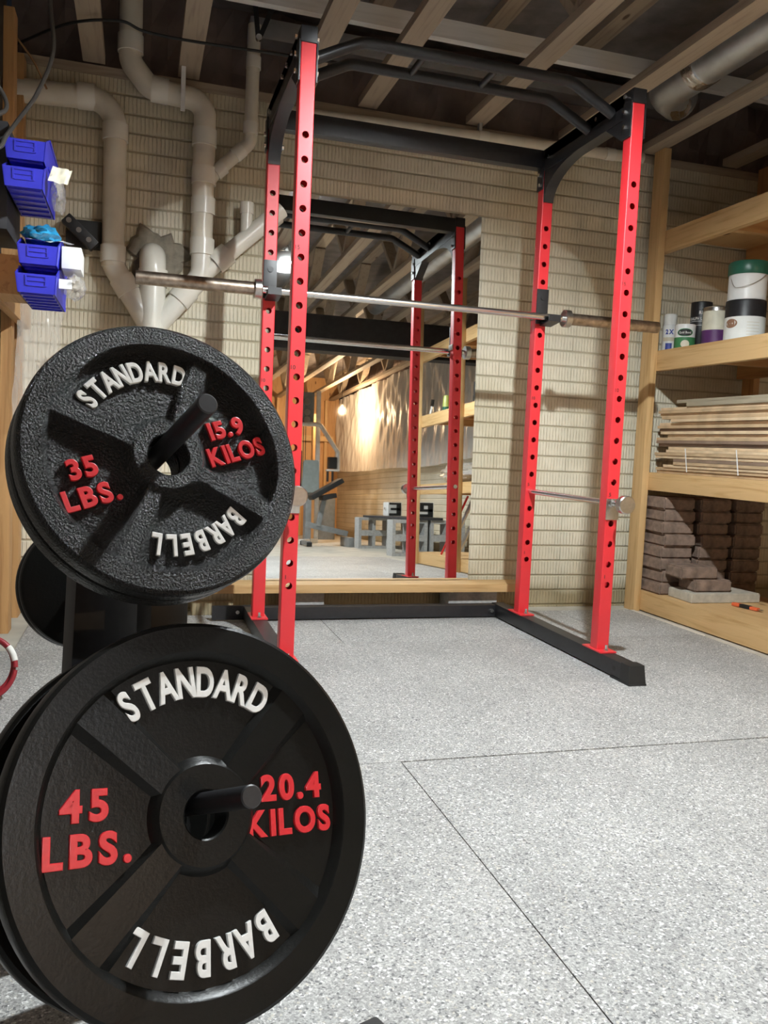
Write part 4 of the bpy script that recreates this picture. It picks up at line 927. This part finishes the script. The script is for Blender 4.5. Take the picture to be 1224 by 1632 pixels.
# ------------------------------------------------------------------ far end of the basement (seen in the mirror)
mb = MB(); nx, nz = 220, 40; P = []
for j in range(nz+1):
    for i in range(nx+1):
        y = -9.2+6.6*i/nx; v = j/nz; z0 = 1.03+0.02*math.sin(y*1.7)+0.10*max(0, min(1, (-7-y)/2)); z = z0+(2.34-z0)*v
        d = 0.022*math.sin(7*y+2.5*v)+0.012*math.sin(19*y-7*v+1)+0.013*math.sin(37*y+11*v+2*math.sin(5*y))+0.009*math.sin(61*y-9*v)+0.008*math.sin(23*v+9*y)*v
        P.append((XR-0.075+d*(0.35+0.65*v)-0.05*(1-v)**2, y, z))
mb.add(P, [(j*(nx+1)+i, j*(nx+1)+i+1, (j+1)*(nx+1)+i+1, (j+1)*(nx+1)+i) for j in range(nz) for i in range(nx)])
prop(mb.build('plastic_sheeting', 'film', angle=80), 'wrinkled plastic sheeting covering the upper side wall, seen in the mirror', 'sheet')
prop(MB().box(XR-0.014, XR-0.002, -9.2, -2.6, 1.2, 2.30).build('insulation_batt', 'kraft'), 'brown insulation behind the plastic sheeting on the side wall', 'insulation')
for k, sx in enumerate((1.2, 1.6, 2.0, 2.42, 2.85)):
    prop(MB().box(sx-0.02, sx+0.02, YF+0.001, YF+0.09, ZF, 2.349).build('wall_stud', 'pine_z'), ['fifth', 'fourth', 'third', 'second', 'first'][k]+' pale far wall stud counted from the plastic sheeting, seen in the mirror', 'stud', 'studs on the far wall')
prop(MB().box(1.0, XR-0.12, YF+0.091, YF+0.13, 1.63, 1.72).build('wall_girt', 'pine_x'), 'horizontal board across the far warm-lit studs, seen in the mirror', 'board')
def cinder(x0, y0, z0, lab):
    L, T, H = 0.395, 0.19, 0.192; mb = MB(); x1 = x0+L
    mb.box(x0, x1, y0, y0+T, z0, z0+0.034).box(x0, x1, y0, y0+T, z0+H-0.034, z0+H)
    for a, b_ in ((0, 0.035), (0.178, 0.217), (0.36, 0.395)): mb.box(x0+a, x0+b_, y0, y0+T, z0+0.033, z0+H-0.033)
    return prop(mb.build('cinder_block', 'block', smooth=False), lab, 'block', 'cinder blocks carrying the numbered weights')
for y0, nm in ((-5.13, 'farther'), (-3.60, 'nearer')):
    x0 = 2.25 if y0 < -5 else 2.185
    for k, l2 in enumerate(('lower', 'upper')): cinder(x0, y0, ZF+k*0.1925, f'grey cinder block, {l2} one of the {nm} pair in the mirror')
    cinder(x0+0.43, y0, ZF, f'grey cinder block behind the {nm} pair in the mirror, lower one'); cinder(x0+0.43, y0, ZF+0.1925, f'grey cinder block behind the {nm} pair in the mirror, upper one')
ZB = ZF+0.385
prop(MB().box(2.36, 2.74, -5.15, -3.38, ZB+0.0005, ZB+0.026, bev=0.002).build('weight_board', 'dark_beam'), 'black board laid across the cinder blocks under the numbered weights, in the mirror', 'board')
def num_block(cx, y, lab, shape, grp):
    t = thing('block_dumbbell', lab, 'dumbbell', (cx, y, ZB+0.027), grp); z0 = ZB+0.027; w2 = 0.085
    mb = MB().box(cx-w2, cx+w2, y-0.20, y-0.002, z0, z0+0.165, bev=0.004)
    for k in range(9): mb.box(cx-w2-0.0015, cx-w2, y-0.20+k*0.021, y-0.188+k*0.021, z0+0.008, z0+0.157)
    mb.build('weight_body', 'white_plastic', t)
    mb = MB()
    for x0, x1, za, zb in shape: mb.box(cx-0.075+0.15*x0, cx-0.075+0.15*x1, y-0.0015, y+0.004, z0+0.155*za+0.005, z0+0.155*zb+0.005)
    mb.build('end_number', 'rubber', t, smooth=False)
    MB().cyl((cx-w2-0.001, y-0.1, z0+0.09), (cx-w2-0.018, y-0.1, z0+0.09), 0.014, 16).build('handle', 'chrome', t)
# as reflected they read 3 and 9; on the weights themselves the figures are reversed left to right only by the mirror
num_block(2.585, -4.55, 'white block dumbbell with black 3, on the black board in the mirror', [(0.0, 1, 0.84, 1), (0.12, 1, 0.42, 0.60), (0.0, 1, 0.0, 0.18), (0.62, 1, 0.17, 0.85)], 'numbered dumbbells')
num_block(2.60, -3.52, 'white block dumbbell with black 9, on the black board in the mirror', [(0.0, 1, 0.80, 1), (0.0, 1, 0.38, 0.55), (0.0, 0.30, 0.54, 0.81), (0.62, 1, 0.17, 0.81), (0.0, 1, 0.0, 0.20)], 'numbered dumbbells')
# home gym and bench
gy = -6.3
t = thing('home_gym', 'white framed home gym with grey back pad and pulleys, seen in the mirror', 'gym machine', (2.0, gy, ZF))
MB().bar((2.055, gy-0.15, ZF), (2.055, gy-0.15, 2.1), 0.055, 0.055, (0, 1, 0), bev=0.004).build('upright_column', 'gymwhite', t)
MB().tube(fillet([(1.70, gy, 1.62), (2.05, gy, 1.62), (2.31, gy, 1.25), (2.315, gy, 1.0)], 0.06, 5), 0.030, 14).build('press_arm', 'gymwhite', t)
MB().box(1.79, 1.965, gy-0.04, gy-0.02, 1.63, 2.06).build('pulley_plate', 'gymgrey', t)
for z_ in (1.68, 1.78, 1.92): MB().cyl((1.86, gy-0.02, z_), (1.86, gy+0.02, z_), 0.045, 24).build('pulley', 'chrome', t)
MB().box(2.175, 2.285, gy-0.06, gy+0.05, 1.02, 1.18).build('arm_pad', 'rubber', t)
MB().box(2.15, 2.33, gy-0.05, gy+0.04, 0.985, 1.01, bev=0.003).build('arm_tray', 'gymwhite', t)
for x in (2.17, 2.24): MB().cyl((x, gy, 0.985), (x, gy, 0.84), 0.016, 12).build('hand_grip', 'rubber', t)
MB().prism([(-0.125, 0), (0.115, 0), (0.10, 0.42), (0.085, 0.44), (-0.085, 0.44), (-0.10, 0.42)], frame((1.91, gy+0.14, 0.68), (0, -1, 0), (1, 0, 0)), 0.07).build('back_pad', 'padgrey', t)
MB().box(1.76, 1.80, gy-0.12, gy+0.03, 0.7, 1.25, bev=0.003).build('weight_stack', 'rubber', t)
for x in (1.83, 1.86): MB().cyl((x, gy-0.05, 0.9), (x, gy-0.05, 1.64), 0.005, 8).build('pulley_cable', 'cable', t)
MB().bar((2.055, gy-0.15, 0.02), (1.75, gy+0.3, 0.02), 0.06, 0.06, bev=0.004).build('floor_frame', 'gymwhite', t)
MB().box(1.85, 1.93, gy-0.05, gy+0.1, 0.0, 0.68, bev=0.003).build('seat_post', 'gymgrey', t)
t = thing('weight_bench', 'grey and black adjustable bench standing before the home gym in the mirror', 'bench', (2.1, gy+0.86, ZF)); by_ = gy+0.86
MB().bar((1.74, by_, 0.60), (2.14, by_, 0.835), 0.26, 0.065, bev=0.012).build('back_pad', 'rubber', t)
MB().bar((1.88, by_, 0.60), (2.06, by_, 0.64), 0.24, 0.06, bev=0.010).build('seat_pad', 'rubber', t)
MB().bar((1.68, by_, 0.27), (2.24, by_, 0.15), 0.05, 0.07, bev=0.004).build('spine', 'gymgrey', t)
MB().bar((2.24, by_-0.22, 0.05), (2.24, by_+0.22, 0.05), 0.07, 0.12, bev=0.004).build('foot', 'gymgrey', t)
MB().bar((1.85, by_, 0.24), (1.93, by_, 0.62), 0.06, 0.06, (0, 1, 0), bev=0.004).build('seat_post', 'gymgrey', t)
for s_ in (-0.19, 0.19): MB().cyl((2.30, by_+s_, 0.03), (2.34, by_+s_, 0.03), 0.04, 20).build('wheel', 'rubber', t)
for s_ in (-0.2, 0.2): MB().bar((1.70, by_+s_-0.02, 0.02), (1.70, by_+s_+0.02, 0.02), 0.06, 0.05).build('foot_cap', 'rubber', t)
MB().bar((1.70, by_-0.2, 0.03), (1.70, by_+0.2, 0.03), 0.05, 0.05).build('rear_foot', 'gymgrey', t)
prop(MB().box(2.22, 2.30, -7.6, -7.5, ZF, 1.9, bev=0.003).build('timber_post', 'stud_z'), 'brown wooden post behind the home gym, seen in the mirror', 'post')
prop(MB().box(2.30, 2.62, -7.9, -7.6, ZF, 0.62, bev=0.01).build('storage_tub', 'gymgrey'), 'dark storage tub by the brick wall behind the bench, in the mirror', 'tub')

# ------------------------------------------------------------------ lamps
t = thing('clamp_lamp', 'aluminium clamp lamp with bright bulb hung under the ceiling truss', 'lamp', tuple(LAMP))
Lx, Ly, Lz = LAMP
prof = [(0.150, Lz-0.050), (0.146, Lz-0.020), (0.128, Lz+0.010), (0.092, Lz+0.036), (0.052, Lz+0.050), (0.024, Lz+0.054), (0.024, Lz+0.058), (0.053, Lz+0.0545), (0.094, Lz+0.0405), (0.130, Lz+0.014), (0.148, Lz-0.019), (0.152, Lz-0.050), (0.150, Lz-0.050)]
MB().lathe(prof, Matrix.Translation((Lx, Ly, 0)), 48).build('reflector', 'alu', t)
MB().lathe([(0, -0.036), (0.014, -0.033), (0.026, -0.025), (0.034, -0.011), (0.036, 0.0), (0.033, 0.014), (0.024, 0.028), (0.016, 0.038), (0.013, 0.046), (0, 0.046)], Matrix.Translation(LAMP), 24).build('light_bulb', 'lamp_glow', t)
MB().cyl((Lx, Ly, Lz+0.044), (Lx, Ly, Lz+0.064), 0.018, 16).build('socket', 'rubber', t)
MB().box(0.5455, 0.575, Ly-0.02, Ly+0.02, 2.345, 2.392, bev=0.002).build('clamp', 'chrome', t)
t = thing('hanging_bulb', 'bare glowing warm bulb hanging beside the plastic sheeting, seen in the mirror', 'lamp', tuple(BULB))
MB().lathe([(0, -0.032), (0.016, -0.028), (0.028, -0.014), (0.031, 0), (0.027, 0.016), (0.016, 0.036), (0.013, 0.05), (0, 0.05)], Matrix.Translation(BULB), 20).build('light_bulb', 'bulb_glow', t)
MB().cyl(BULB+Vector((0, 0, 0.05)), BULB+Vector((0, 0, 0.095)), 0.017, 16).build('socket', 'paper', t)
MB().tube([BULB+Vector((0, 0, 0.09)), Vector((BULB.x, BULB.y, 2.76))], 0.004, 8).build('cord', 'cable', t)

FL = Vector((0.55, -4.7, 2.27))  # added lamp out of view, standing in for the far half's own lights
t = thing('added_far_lamp', 'added unseen lamp lighting the far half of the basement from behind the dropped beam', 'lamp', tuple(FL))
MB().lathe([(0.158, -0.080), (0.150, -0.05), (0.115, 0.02), (0.06, 0.055), (0.024, 0.06), (0.024, 0.064), (0.062, 0.0585), (0.118, 0.022), (0.152, -0.049), (0.160, -0.080), (0.158, -0.080)], Matrix.Translation(FL), 40).build('reflector', 'alu', t)
MB().lathe([(0, -0.024), (0.017, -0.017), (0.024, 0), (0.017, 0.02), (0.012, 0.04), (0, 0.04)], Matrix.Translation(FL), 18).build('light_bulb', 'far_glow', t)
MB().cyl(FL+Vector((0, 0, 0.04)), FL+Vector((0, 0, 0.078)), 0.018, 14).build('socket', 'rubber', t)
